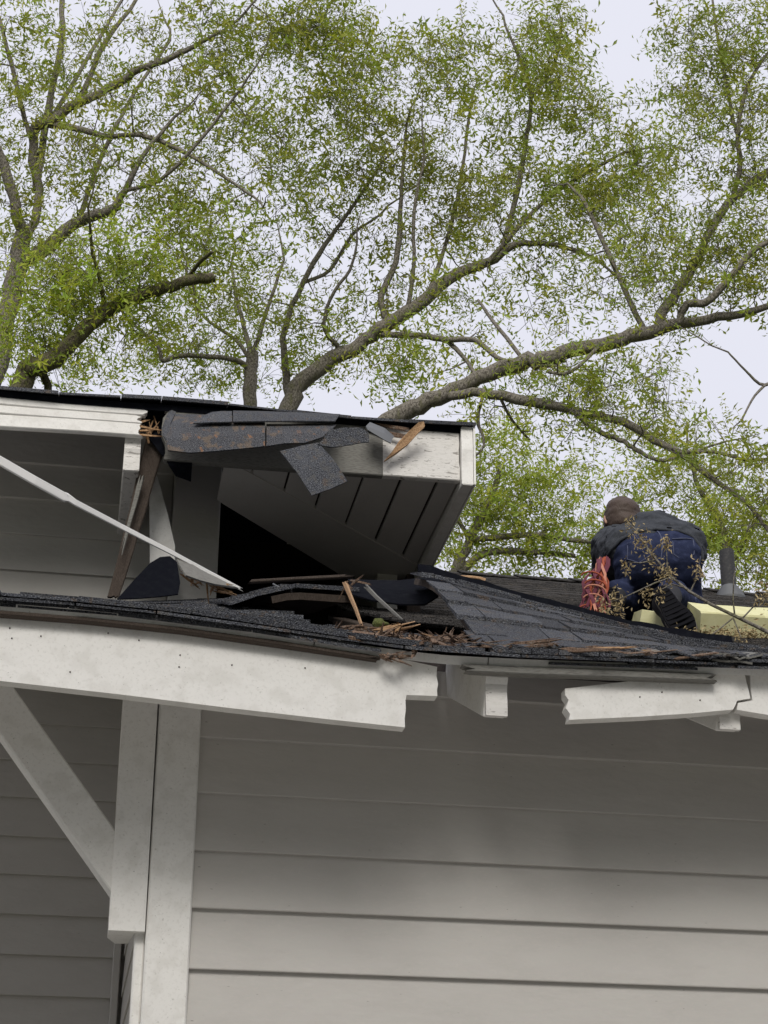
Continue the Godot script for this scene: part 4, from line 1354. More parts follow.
	for tw in [[Vector3(2.016, 4.041, -5.720), Vector3(1.937, 3.996, -5.680), Vector3(1.874, 3.957, -5.660), Vector3(1.814, 3.922, -5.650), Vector3(1.756, 3.895, -5.640)], [Vector3(1.970, 4.120, -5.760), Vector3(1.906, 4.095, -5.740), Vector3(1.858, 4.091, -5.730)], [Vector3(2.001, 4.051, -5.720), Vector3(1.994, 4.097, -5.700), Vector3(1.995, 4.175, -5.700)],
		[Vector3(2.194, 3.859, -5.600), Vector3(2.184, 3.910, -5.580), Vector3(2.191, 4.001, -5.570), Vector3(2.206, 4.055, -5.560)], [Vector3(2.219, 3.849, -5.600), Vector3(2.252, 3.885, -5.580), Vector3(2.303, 3.930, -5.550), Vector3(2.366, 3.949, -5.500)], [Vector3(2.187, 3.851, -5.600), Vector3(2.128, 3.798, -5.560), Vector3(2.052, 3.735, -5.530)], [Vector3(2.187, 3.851, -5.600), Vector3(2.186, 3.791, -5.560), Vector3(2.189, 3.748, -5.540)],
		[Vector3(2.065, 3.971, -5.680), Vector3(2.083, 4.010, -5.660), Vector3(2.087, 4.064, -5.650)], [Vector3(2.051, 3.989, -5.690), Vector3(2.000, 3.997, -5.680), Vector3(1.951, 3.966, -5.670)]]:
		mb = MB.new()
		var rr := []
		for i in tw.size(): rr.append(lerpf(0.0034, 0.0016, float(i) / (tw.size() - 1)))
		mb.tube(tw, rr, 5)
		part(db, "twig", mb, M.bark)
	for cl in [[Vector3(1.929, 4.228, -5.790), 0.055, 50], [Vector3(1.903, 4.283, -5.820), 0.045, 30], [Vector3(1.959, 4.135, -5.760), 0.05, 40], [Vector3(1.991, 4.078, -5.730), 0.045, 40], [Vector3(2.006, 4.059, -5.720), 0.04, 34], [Vector3(1.995, 4.175, -5.700), 0.032, 36], [Vector3(1.854, 4.083, -5.730), 0.03, 28], [Vector3(1.781, 3.905, -5.650), 0.055, 70], [Vector3(1.734, 3.890, -5.640), 0.03, 20], [Vector3(1.899, 3.955, -5.670), 0.035, 26], [Vector3(2.087, 4.060, -5.650), 0.04, 34], [Vector3(2.289, 3.944, -5.550), 0.06, 60], [Vector3(2.187, 3.766, -5.550), 0.035, 24], [Vector3(1.946, 3.958, -5.670), 0.028, 16]]:
		mb = MB.new()
		lc = PackedColorArray()
		for i in int(cl[2] * 1.7):
			var p: Vector3 = cl[0] + Vector3(rng.randfn(0, 0.30), rng.randfn(-0.30, 0.55), rng.randfn(0, 0.30)) * cl[1]
			dry_leaf(mb, lc, p, rng.randf_range(0.010, 0.022), true)
		mb.c = lc
		part(db, "withered_leaves", mb, M.dry_leaf)

func foam(mb: MB, a: Vector3, b: Vector3, h: float, d: float, back: Vector3) -> void:
	var ax := (b - a).normalized()
	var up := back.cross(ax) * -1.0
	if up.y < 0: up = -up
	var n := 8
	var rows_f := []
	var c := 0.006
	var prof := [[0, c], [0, h - c], [c, h], [d - c, h], [d, h - c], [d, c], [d - c, 0], [c, 0]]
	var rings := []
	for i in n + 1:
		var p := a.lerp(b, float(i) / n)
		var r := []
		for q in prof:
			var j := Vector3(rng.randf_range(-1, 1), rng.randf_range(-1, 1), rng.randf_range(-1, 1)) * 0.0025
			r.append(p + back * q[0] + up * q[1] + j)
		rings.append(r)
	for i in n:
		for k in 8:
			var m := (k + 1) % 8
			mb.quad(rings[i][m], rings[i][k], rings[i + 1][k], rings[i + 1][m])
	for k in range(1, 7):
		mb.tri(rings[0][0], rings[0][k], rings[0][k + 1])
		mb.tri(rings[n][0], rings[n][k + 1], rings[n][k])

func dry_leaf(mb: MB, cols: PackedColorArray, p: Vector3, l: float, hang := false) -> void:
	var dir := Vector3(rng.randfn(0, 1), rng.randfn(-0.9 if hang else 0.0, 0.7 if hang else 0.25), rng.randfn(0, 1)).normalized()
	var side := dir.cross(Vector3(rng.randf_range(-1, 1), rng.randf_range(-1, 1), rng.randf_range(-1, 1))).normalized() * l * rng.randf_range(0.13, 0.26)
	var nn := dir.cross(side).normalized()
	var mid := p + dir * l * 0.5 + nn * l * 0.14
	var b := mb.v.size()
	mb.tri(p, mid + side, p + dir * l)
	mb.tri(p, p + dir * l, mid - side)
	var g := rng.randf_range(0.7, 1.3)
	for i in mb.v.size() - b: cols.append(Color(0.40 * g, 0.32 * g, 0.18 * g))

# depth of the front of a capsule body at a given x, y, looking along -z
func skin_z(bones: Array, x: float, y: float, from: float) -> float:
	var z := from
	for i in 60:
		var p := Vector3(x, y, z)
		var d := 1e9
		for b in bones:
			var e: Vector3 = b[1] - b[0]
			var t := clampf((p - b[0]).dot(e) / maxf(e.length_squared(), 1e-9), 0.0, 1.0)
			d = minf(d, (p - b[0] - e * t).length() - lerpf(b[2], b[3], t))
		if d < 0.001: break
		z -= d
	return z

func seam(parent: Node, called: String, bones: Array, outline: Array, rad: float, m: Material, proud := 0.004) -> void:
	var pts := []
	var rr := []
	for i in outline.size() - 1:
		var k := maxi(2, int(outline[i].distance_to(outline[i + 1]) / 0.012))
		for j in k:
			var p: Vector3 = outline[i].lerp(outline[i + 1], float(j) / k)
			p.z = skin_z(bones, p.x, p.y, -6.2) + proud
			if p.z > -7.6:
				pts.append(p)
				rr.append(rad)
	if pts.size() < 3: return
	var mb := MB.new()
	mb.tube(pts, rr, 6)
	part(parent, called, mb, m)

func build_person() -> void:
	var at := Vector3(2.318, 4.283, -6.900)
	var P := thing("person", "person in dark jacket and navy jeans kneeling on the roof, seen from behind", "person", at)
	# joints, from the pose in view: kneeling up-slope, leaning forward, head turned down to the left
	var hipL := Vector3(2.335, 4.652, -7.020)
	var hipR := Vector3(2.483, 4.672, -7.020)
	var kneeL := Vector3(2.384, 4.559, -7.300)
	var kneeR := Vector3(2.579, 4.515, -7.160)
	var ankL := Vector3(2.210, 4.480, -6.980)
	var ankR := Vector3(2.378, 4.411, -6.760)
	kneeL.y = base_h(kneeL.x, -kneeL.z) + 0.085
	kneeR.y = base_h(kneeR.x, -kneeR.z) + 0.085
	var waist := Vector3(2.433, 4.799, -7.100)
	var chest := Vector3(2.507, 4.899, -7.420)
	var shL := Vector3(2.367, 4.927, -7.500)
	var shR := Vector3(2.697, 4.947, -7.500)
	var neck := Vector3(2.478, 5.023, -7.560)
	var head := Vector3(2.450, 5.130, -7.620)
	var elL := Vector3(2.372, 4.880, -7.660)
	var elR := Vector3(2.785, 4.901, -7.700)
	var haL := Vector3(2.498, 4.878, -7.920)
	var haR := Vector3(2.849, 4.938, -7.980)
	haL.y = base_h(haL.x, -haL.z) + 0.045
	haR.y = base_h(haR.x, -haR.z) + 0.045
	# the body under the clothes, head and hands showing
	var mb := MB.new()
	var skel := [[hipL, hipR, 0.10, 0.10], [hipL.lerp(hipR, 0.5), waist, 0.11, 0.10], [waist, chest, 0.10, 0.12], [chest, neck, 0.11, 0.055], [shL, shR, 0.06, 0.06],
		[shL, elL, 0.045, 0.038], [elL, haL, 0.036, 0.026], [shR, elR, 0.045, 0.038], [elR, haR, 0.036, 0.026],
		[hipL, kneeL, 0.085, 0.052], [kneeL, ankL, 0.052, 0.034], [hipR, kneeR, 0.085, 0.052], [kneeR, ankR, 0.052, 0.034], [neck, head, 0.05, 0.055]]
	body(mb, skel, 0.016, 0.04)
	# head with ears, nose, brow and chin; it looks down the slope away from the viewer
	var fwd := Vector3(-0.05, -0.55, -0.85).normalized()
	var right := fwd.cross(Vector3.UP).normalized()
	var hup := right.cross(fwd)
	body(mb, [[head + hup * 0.015 - fwd * 0.015, head + hup * 0.015 + fwd * 0.02, 0.074, 0.072], [head - hup * 0.03 + fwd * 0.03, head - hup * 0.075 + fwd * 0.055, 0.06, 0.035],
		[head - hup * 0.005 + fwd * 0.09, head - hup * 0.03 + fwd * 0.108, 0.012, 0.014], [head + right * 0.080 - hup * 0.005 - fwd * 0.005, head + right * 0.084 - hup * 0.035, 0.015, 0.010], [head - right * 0.080 - hup * 0.005 - fwd * 0.005, head - right * 0.084 - hup * 0.035, 0.015, 0.010],
		[head + hup * 0.02 + fwd * 0.085 + right * 0.03, head + hup * 0.02 + fwd * 0.085 - right * 0.03, 0.012, 0.012], [head - hup * 0.055 + fwd * 0.09 + right * 0.02, head - hup * 0.055 + fwd * 0.09 - right * 0.02, 0.010, 0.010], [neck, head - hup * 0.05, 0.052, 0.05]], 0.006, 0.02)
	# hands flat on the shingles, five fingers each
	for h in [[haL, 1.0], [haR, -1.0]]:
		var o: Vector3 = h[0]
		var f := Vector3(0, 0.38, -0.92)
		var s := Vector3(h[1], 0, 0)
		var palm := [[o, o + f * 0.07, 0.024, 0.02], [o + s * 0.02, o + s * 0.028 + f * 0.07, 0.016, 0.014], [o - s * 0.02, o - s * 0.028 + f * 0.065, 0.016, 0.014],
			[o + s * 0.03 + f * 0.015, o + s * 0.062 + f * 0.05, 0.013, 0.010], [o + s * 0.062 + f * 0.05, o + s * 0.066 + f * 0.08, 0.010, 0.008]]
		for k in 4:
			var r0 := o + s * (0.03 - 0.02 * k) + f * 0.075
			var l: float = [0.068, 0.078, 0.072, 0.056][k]
			palm.append([r0, r0 + f * l * 0.5 + s * 0.002 * (1.5 - k) + Vector3(0, 0.008, 0), 0.0092, 0.0085])
			palm.append([r0 + f * l * 0.5 + s * 0.002 * (1.5 - k) + Vector3(0, 0.008, 0), r0 + f * l + s * 0.004 * (1.5 - k) - Vector3(0, 0.006, 0), 0.0085, 0.0072])
		body(mb, palm, 0.005, 0.010)
	part(P, "body", mb, M.skin)
	mb = MB.new()
	body(mb, [[head + hup * 0.022 - fwd * 0.03, head + hup * 0.03 + fwd * 0.03, 0.080, 0.074], [head - hup * 0.02 - fwd * 0.035, head - hup * 0.05 - fwd * 0.03, 0.074, 0.058], [head - right * 0.022 - hup * 0.02, head + right * 0.022 - hup * 0.02, 0.066, 0.066]], 0.007, 0.03, 0.010, 5.0)
	part(P, "hair", mb, M.hair)
	# jeans
	mb = MB.new()
	var seat := hipL.lerp(hipR, 0.5)
	var jb := [[hipL + Vector3(0.0, 0.0, 0.02), hipR + Vector3(0.0, 0, 0.02), 0.128, 0.128], [seat + Vector3(0, 0.02, -0.02), waist - Vector3(0, 0.03, 0), 0.128, 0.118],
		[hipL + Vector3(-0.01, -0.03, 0), kneeL, 0.108, 0.078], [kneeL, ankL, 0.076, 0.062], [hipR + Vector3(0.012, -0.03, 0), kneeR, 0.110, 0.080], [kneeR, ankR, 0.078, 0.064]]
	body(mb, jb, 0.011, 0.022, 0.011, 6.0)
	var jeans := part(P, "jeans", mb, M.denim)
	# jacket
	mb = MB.new()
	var tb := [[Vector3(2.286, 4.728, -7.040), Vector3(2.537, 4.757, -7.040), 0.108, 0.112], [Vector3(2.434, 4.813, -7.100), chest, 0.125, 0.152], [chest, neck, 0.145, 0.075], [shL, shR, 0.098, 0.098],
		[Vector3(2.302, 4.756, -7.150), shL, 0.11, 0.10], [Vector3(2.584, 4.778, -7.150), shR, 0.10, 0.09],
		[shL, elL, 0.083, 0.068], [elL, haL.lerp(elL, 0.15), 0.066, 0.046], [shR, elR, 0.078, 0.062], [elR, haR.lerp(elR, 0.15), 0.066, 0.046]]
	body(mb, tb, 0.011, 0.03, 0.018, 7.0)
	var jacket := part(P, "jacket", mb, M.jacket_cloth)
	seam(jacket, "hem", jb + tb, [Vector3(2.163, 4.615, -6.950), Vector3(2.179, 4.673, -6.950), Vector3(2.223, 4.723, -6.950), Vector3(2.297, 4.763, -6.950), Vector3(2.385, 4.784, -6.950), Vector3(2.481, 4.777, -6.950), Vector3(2.547, 4.744, -6.950), Vector3(2.580, 4.689, -6.950), Vector3(2.585, 4.628, -6.950)], 0.0085, M.jacket_cloth, 0.002)
	seam(jacket, "sleeve_seam", tb, [Vector3(2.267, 4.872, -7.200), Vector3(2.293, 4.830, -7.200), Vector3(2.284, 4.756, -7.200), Vector3(2.259, 4.705, -7.200)], 0.0035, M.shoe_rubber, 0.001)
	seam(jacket, "back_seam", tb, [Vector3(2.442, 4.981, -7.200), Vector3(2.459, 4.947, -7.200), Vector3(2.471, 4.903, -7.200)], 0.0035, M.shoe_rubber, 0.001)
	seam(jeans, "seat_seam", jb, [Vector3(2.389, 4.770, -6.950), Vector3(2.389, 4.698, -6.950), Vector3(2.381, 4.631, -6.950), Vector3(2.372, 4.565, -6.950)], 0.0035, M.stitch, 0.0005)
	seam(jeans, "pocket_edge", jb, [Vector3(2.244, 4.696, -6.950), Vector3(2.339, 4.704, -6.950), Vector3(2.331, 4.627, -6.950), Vector3(2.284, 4.596, -6.950), Vector3(2.240, 4.620, -6.950), Vector3(2.244, 4.696, -6.950)], 0.0026, M.stitch, 0.0008)
	seam(jeans, "pocket_edge", jb, [Vector3(2.436, 4.716, -6.950), Vector3(2.537, 4.729, -6.950), Vector3(2.532, 4.652, -6.950), Vector3(2.484, 4.615, -6.950), Vector3(2.436, 4.640, -6.950), Vector3(2.436, 4.716, -6.950)], 0.0026, M.stitch, 0.0008)
	seam(jeans, "side_seam", jb, [Vector3(2.569, 4.655, -6.950), Vector3(2.559, 4.583, -6.950), Vector3(2.550, 4.512, -6.950), Vector3(2.541, 4.446, -6.950)], 0.0032, M.stitch, 0.0005)
	seam(jacket, "collar", tb, [Vector3(2.326, 4.978, -7.400), Vector3(2.369, 4.971, -7.400), Vector3(2.417, 4.975, -7.400), Vector3(2.462, 4.999, -7.400)], 0.012, M.jacket_cloth, 0.0)
	# shoes, soles turned to the viewer
	shoe(P, Vector3(2.142, 4.438, -6.860), Vector3(2.098, 4.230, -6.700), 0.10, ankL)
	shoe(P, Vector3(2.277, 4.354, -6.620), Vector3(2.325, 4.127, -6.460), 0.118, ankR)
	# --- bundle of straps at the left hip
	var rp := thing("strap_bundle", "bundle of orange and maroon straps hanging at the person's left hip", "straps", Vector3(2.056, 4.282, -6.800))
	var hook := Vector3(2.131, 4.610, -6.900)
	for i in 20:
		var u := rng.randf_range(-1, 1)
		var low: Vector3 = Vector3(2.042, 4.287, -6.780) + Vector3(u * 0.06, rng.randf_range(-0.01, 0.04), rng.randf_range(-0.03, 0.05))
		var midp := hook.lerp(low, 0.55) + Vector3(rng.randf_range(-0.075, 0.035), rng.randf_range(-0.03, 0.03), rng.randf_range(-0.02, 0.06))
		mb = MB.new()
		var pts := []
		for k in 9:
			var t := k / 8.0
			pts.append((hook + Vector3(0.02 * u, -0.012 * absf(u), 0)).lerp(midp, t).lerp(midp.lerp(low, t), t) + Vector3(sin(t * 9.0 + i) * 0.014, sin(t * 5.0 + i * 2.0) * 0.006, cos(t * 8.0 + i) * 0.012))
		mb.plank(pts, Vector3(cos(i * 1.3), 0.1, sin(i * 1.3)), rng.randf_range(0.008, 0.018), 0.004, rng, 0.004, 0.012, 0.001, 2)
		part(rp, "strap", mb, [M.strap_orange, M.strap_maroon, M.strap_maroon, M.strap_orange, M.strap_pale, M.strap_maroon][i % 6])
	for i in 6:
		var c0: Vector3 = Vector3(2.040, 4.416, -6.800) + Vector3(rng.randf_range(-0.02, 0.03), rng.randf_range(-0.11, 0.05), 0.02)
		mb = MB.new()
		var pts := []
		var rad := []
		for k in 11:
			var a := lerpf(-0.3, PI + 0.5, k / 10.0)
			pts.append(c0 + Vector3(-cos(a + 0.6) * 0.045, sin(a + 0.6) * 0.02 + 0.01 * cos(a), 0.02 * sin(a)))
			rad.append(0.0038)
		mb.tube(pts, rad, 6)
		part(rp, "cord_loop", mb, M.strap_pale if i % 2 else M.strap_orange)

# a shoe whose sole faces the viewer: heel up, toe on the roof
func shoe(P: Node3D, heel: Vector3, toe: Vector3, w: float, ankle: Vector3) -> void:
	var ax := (toe - heel).normalized()
	var out := Vector3(-0.22, -0.25, 1.0)
	out = (out - ax * out.dot(ax)).normalized()
	var side := ax.cross(out).normalized()
	var len := heel.distance_to(toe) + 0.05
	var h0 := heel - ax * 0.025
	var ring := []
	for i in 28:
		var a := TAU * i / 28
		var u := 0.5 - 0.5 * cos(a)
		var half := w * 0.5 * (0.78 + 0.26 * smoothstep(0.35, 0.75, u) - 0.10 * exp(-pow((u - 0.42) / 0.14, 2)))
		var v := signf(sin(a)) * pow(absf(sin(a)), 0.62) * half
		ring.append([u * len, v])
	var mb := MB.new()
	var f := func(q, d, k) -> Vector3:
		return h0 + ax * (len * 0.5 + (q[0] - len * 0.5) * k) + side * q[1] * k + out * (d - 0.018 * pow(maxf(0.0, (q[0] / len - 0.7) / 0.3), 2.0))
	for i in 28:
		var a = ring[i]
		var b = ring[(i + 1) % 28]
		mb.tri(f.call([len * 0.5, 0.0], 0.014, 1.0), f.call(b, 0.014, 0.94), f.call(a, 0.014, 0.94))
		mb.quad(f.call(a, 0.014, 0.94), f.call(b, 0.014, 0.94), f.call(b, 0.010, 1.0), f.call(a, 0.010, 1.0))
	var sh := Node3D.new()
	sh.name = "shoe"
	P.add_child(sh, true)
	for k in 11:
		var u := 0.07 + 0.083 * k
		var hw := w * 0.40 * (0.78 + 0.26 * smoothstep(0.35, 0.75, u) - 0.10 * exp(-pow((u - 0.42) / 0.14, 2))) * (0.8 if k == 0 or k == 10 else 1.0)
		var lo := []
		var hi := []
		for q in [[-1, -1], [-1, 1], [1, 1], [1, -1]]:
			lo.append(f.call([u * len + q[1] * 0.0075, q[0] * hw], 0.012, 1.0))
			hi.append(f.call([u * len + q[1] * 0.0065, q[0] * hw * 0.97], 0.0175, 1.0))
		mb.hexa(lo, hi)
	part(sh, "sole", mb, M.shoe_rubber)
	mb = MB.new()
	for i in 28:
		var a = ring[i]
		var b = ring[(i + 1) % 28]
		mb.quad(f.call(a, 0.010, 1.0), f.call(b, 0.010, 1.0), f.call(b, -0.014, 1.01), f.call(a, -0.014, 1.01))
	part(sh, "midsole", mb, M.shoe_rim)
	mb = MB.new()
	var c := h0 - out * 0.054
	body(mb, [[c + ax * 0.04, c + ax * len * 0.5, w * 0.40, w * 0.40], [c + ax * len * 0.45, c + ax * (len - w * 0.5), w * 0.42, w * 0.40], [c + ax * 0.05, ankle, w * 0.42, 0.05]], 0.008, 0.02)
	part(sh, "upper", mb, M.shoe_cloth)

func foot_of(limbs: Array) -> Vector3:
	return Vector3(limbs[0][0][0].x, 0.0, limbs[0][0][0].z)

func build_trees() -> void:
	var G := Color(0.352, 0.385, 0.095)       # spring green
	var O := Color(0.335, 0.350, 0.105)       # olive
	var Y := Color(0.385, 0.435, 0.100)       # bright young green
	var g := "trees behind the house"
	# --- left tree
	var L := [
		[[Vector3(-1.580, 7.019, -17.000), 0.2111], [Vector3(-1.538, 8.912, -17.000), 0.1805], [Vector3(-1.314, 10.291, -17.000), 0.1451], [Vector3(-1.228, 11.133, -17.000), 0.1267], [Vector3(-1.145, 11.844, -17.000), 0.1180], [Vector3(-1.114, 12.341, -17.000), 0.1085]],
		[[Vector3(-1.114, 12.341, -17.000), 0.0814], [Vector3(-1.207, 12.579, -16.850), 0.0757], [Vector3(-1.371, 13.013, -16.700), 0.0650], [Vector3(-1.545, 13.329, -16.550), 0.0541], [Vector3(-1.828, 14.108, -16.400), 0.0436]],
		[[Vector3(-1.136, 11.983, -17.000), 0.0861], [Vector3(-0.810, 12.151, -16.886), 0.0862], [Vector3(-0.533, 12.415, -16.771), 0.0756], [Vector3(-0.367, 12.436, -16.657), 0.0699], [Vector3(-0.201, 12.457, -16.543), 0.0643], [Vector3(-0.058, 12.641, -16.429), 0.0429], [Vector3(0.076, 12.977, -16.314), 0.0322], [Vector3(0.317, 13.343, -16.200), 0.0216]],
		[[Vector3(-1.107, 12.265, -17.000), 0.0650], [Vector3(-0.993, 12.685, -17.071), 0.0603], [Vector3(-1.024, 13.310, -17.143), 0.0557], [Vector3(-1.005, 13.891, -17.214), 0.0509], [Vector3(-0.981, 14.433, -17.286), 0.0459], [Vector3(-0.922, 15.283, -17.357), 0.0410], [Vector3(-0.982, 16.058, -17.429), 0.0358], [Vector3(-0.950, 16.889, -17.500), 0.0243]],
		[[Vector3(-1.036, 13.055, -17.200), 0.0556], [Vector3(-1.123, 13.715, -17.067), 0.0783], [Vector3(-0.932, 13.806, -16.933), 0.0726], [Vector3(-0.650, 13.990, -16.800), 0.0670], [Vector3(-0.237, 14.205, -16.667), 0.0615], [Vector3(-0.028, 14.324, -16.533), 0.0558], [Vector3(0.388, 14.486, -16.400), 0.0391], [Vector3(0.759, 14.682, -16.267), 0.0290], [Vector3(0.999, 14.804, -16.133), 0.0223], [Vector3(1.180, 14.987, -16.000), 0.0167]],
		[[Vector3(-0.965, 13.810, -17.000), 0.0504], [Vector3(-0.624, 13.641, -16.800), 0.0443], [Vector3(-0.276, 13.436, -16.600), 0.0384], [Vector3(0.068, 13.363, -16.400), 0.0326], [Vector3(0.448, 13.099, -16.200), 0.0280], [Vector3(0.824, 12.750, -16.000), 0.0233], [Vector3(1.276, 12.305, -15.800), 0.0167]],
		[[Vector3(-0.654, 14.064, -16.900), 0.0404], [Vector3(-0.587, 14.402, -17.025), 0.0398], [Vector3(-0.419, 15.132, -17.150), 0.0349], [Vector3(-0.094, 15.942, -17.275), 0.0285], [Vector3(0.026, 16.643, -17.400), 0.0194]],
		[[Vector3(-1.149, 13.637, -17.000), 0.0334], [Vector3(-1.224, 13.865, -17.067), 0.0337], [Vector3(-1.438, 14.649, -17.133), 0.0320], [Vector3(-1.667, 15.413, -17.200), 0.0255]],
		[[Vector3(-1.010, 13.952, -17.300), 0.0341], [Vector3(-0.745, 15.003, -17.733), 0.0308], [Vector3(-0.407, 16.294, -18.167), 0.0248], [Vector3(-0.090, 17.498, -18.600), 0.0207]],
		[[Vector3(-0.057, 12.622, -16.400), 0.0278], [Vector3(0.300, 12.624, -16.133), 0.0254], [Vector3(0.685, 12.996, -15.867), 0.0212], [Vector3(1.064, 13.495, -15.600), 0.0170]],
		[[Vector3(-0.557, 12.884, -17.500), 0.0338], [Vector3(-0.377, 13.956, -17.800), 0.0304], [Vector3(-0.087, 15.075, -18.100), 0.0266], [Vector3(0.349, 16.278, -18.400), 0.0226]]]
	var B := [
		[Vector3(-1.258, 13.623, -17.000), 0.67, 0.50, 26, 11, G], [Vector3(-1.511, 14.619, -17.000), 0.45, 0.68, 14, 9, G], [Vector3(-0.802, 14.860, -17.000), 0.69, 0.57, 26, 9, G], [Vector3(0.083, 14.950, -16.600), 0.68, 0.45, 30, 10, O], [Vector3(0.570, 13.963, -16.400), 0.77, 0.55, 36, 10, G],
		[Vector3(1.093, 14.794, -16.400), 0.68, 0.56, 36, 11, G], [Vector3(1.746, 14.938, -16.200), 0.62, 0.45, 46, 13, G], [Vector3(2.154, 14.368, -16.200), 0.39, 0.62, 26, 11, G], [Vector3(-0.146, 13.280, -16.600), 0.88, 0.49, 34, 9, G], [Vector3(-0.766, 12.953, -17.000), 0.77, 0.50, 26, 9, O],
		[Vector3(0.436, 12.375, -16.400), 0.75, 0.48, 38, 11, G], [Vector3(1.146, 12.902, -16.200), 0.65, 0.59, 36, 10, G], [Vector3(1.554, 13.744, -16.200), 0.66, 0.66, 34, 11, G], [Vector3(1.129, 11.951, -16.200), 0.63, 0.42, 34, 11, Y], [Vector3(-1.011, 12.024, -16.800), 0.64, 0.48, 20, 10, G], [Vector3(-0.417, 14.211, -17.000), 0.91, 0.68, 22, 8, G], [Vector3(1.025, 11.505, -16.600), 0.53, 0.43, 18, 9, G], [Vector3(-1.451, 15.195, -17.000), 0.57, 0.46, 14, 8, G]]
	tree("oak_tree", "large spreading tree with bare dark limbs at the far left", L, B, M.bark, Color(1, 1, 1), 0.8, g, foot_of(L))
	# --- mossy leaning tree
	L = [
		[[Vector3(-1.005, 7.019, -15.200), 0.1574], [Vector3(-0.969, 8.528, -15.111), 0.1447], [Vector3(-0.848, 9.507, -15.022), 0.1201], [Vector3(-0.711, 9.620, -14.933), 0.1107], [Vector3(-0.446, 9.840, -14.844), 0.0879], [Vector3(-0.150, 10.161, -14.756), 0.0791], [Vector3(0.071, 10.273, -14.667), 0.0698], [Vector3(0.303, 10.331, -14.578), 0.0651], [Vector3(0.553, 10.413, -14.489), 0.0604], [Vector3(0.823, 10.432, -14.400), 0.0510]],
		[[Vector3(-0.714, 9.656, -15.000), 0.0556], [Vector3(-0.622, 9.528, -15.100), 0.0465], [Vector3(-0.632, 9.213, -15.200), 0.0464]],
		[[Vector3(0.557, 10.480, -14.600), 0.0281], [Vector3(0.682, 10.517, -14.300), 0.0240], [Vector3(0.771, 10.448, -14.000), 0.0182]],
		[[Vector3(-0.150, 10.187, -14.800), 0.0280], [Vector3(-0.217, 10.407, -14.600), 0.0223], [Vector3(-0.309, 10.598, -14.400), 0.0184], [Vector3(-0.342, 10.737, -14.200), 0.0137]]]
	B = [
		[Vector3(-0.297, 10.301, -14.800), 0.61, 0.36, 52, 15, Y], [Vector3(-0.633, 9.897, -15.000), 0.37, 0.30, 30, 14, Y], [Vector3(0.047, 10.599, -14.600), 0.47, 0.32, 32, 13, Y], [Vector3(-0.519, 10.816, -15.000), 0.43, 0.29, 22, 12, G], [Vector3(-0.946, 10.303, -15.200), 0.24, 0.33, 12, 11, Y], [Vector3(0.267, 10.030, -14.600), 0.37, 0.28, 16, 11, G]]
	tree("leaning_tree", "low mossy leaning limb with bright young leaves, sawn off at its end", L, B, M.mossy_bark, Color(1.08, 1.1, 1), 0.7, g, foot_of(L), 0.82)
	# --- slim stub trunk
	L = [
		[[Vector3(1.739, 8.937, -20.000), 0.1181], [Vector3(1.709, 10.753, -20.000), 0.1100], [Vector3(1.677, 11.960, -20.000), 0.1000], [Vector3(1.674, 12.413, -20.000), 0.0945], [Vector3(1.672, 12.816, -20.000), 0.0888]],
		[[Vector3(1.657, 12.526, -20.000), 0.0505], [Vector3(1.520, 12.620, -19.933), 0.0454], [Vector3(1.199, 12.623, -19.867), 0.0414], [Vector3(0.761, 12.557, -19.800), 0.0374], [Vector3(0.553, 12.429, -19.733), 0.0322], [Vector3(0.465, 12.610, -19.667), 0.0272], [Vector3(0.115, 12.862, -19.600), 0.0223]],
		[[Vector3(1.660, 12.786, -20.000), 0.0457], [Vector3(1.597, 13.131, -20.133), 0.0385], [Vector3(1.487, 13.642, -20.267), 0.0312], [Vector3(1.398, 14.245, -20.400), 0.0237]],
		[[Vector3(1.686, 12.788, -20.000), 0.0406], [Vector3(1.780, 13.183, -19.933), 0.0357], [Vector3(1.887, 13.598, -19.867), 0.0282], [Vector3(2.020, 14.097, -19.800), 0.0207]],
		[[Vector3(1.677, 12.672, -20.000), 0.0380], [Vector3(1.467, 13.007, -20.067), 0.0306], [Vector3(1.063, 13.326, -20.133), 0.0256], [Vector3(0.854, 13.760, -20.200), 0.0207]]]
	B = [[Vector3(0.760, 12.825, -20.000), 0.76, 0.44, 30, 11, G], [Vector3(1.491, 13.561, -20.000), 0.58, 0.58, 26, 10, G], [Vector3(1.249, 12.711, -20.500), 0.64, 0.28, 22, 12, Y], [Vector3(-0.095, 12.997, -21.000), 0.65, 0.29, 20, 12, Y]]
	tree("stub_trunk_tree", "slim pale trunk ending in a burst of thin branches above the roof", L, B, M.bark, Color(1, 1, 1), 0.7, g, foot_of(L))
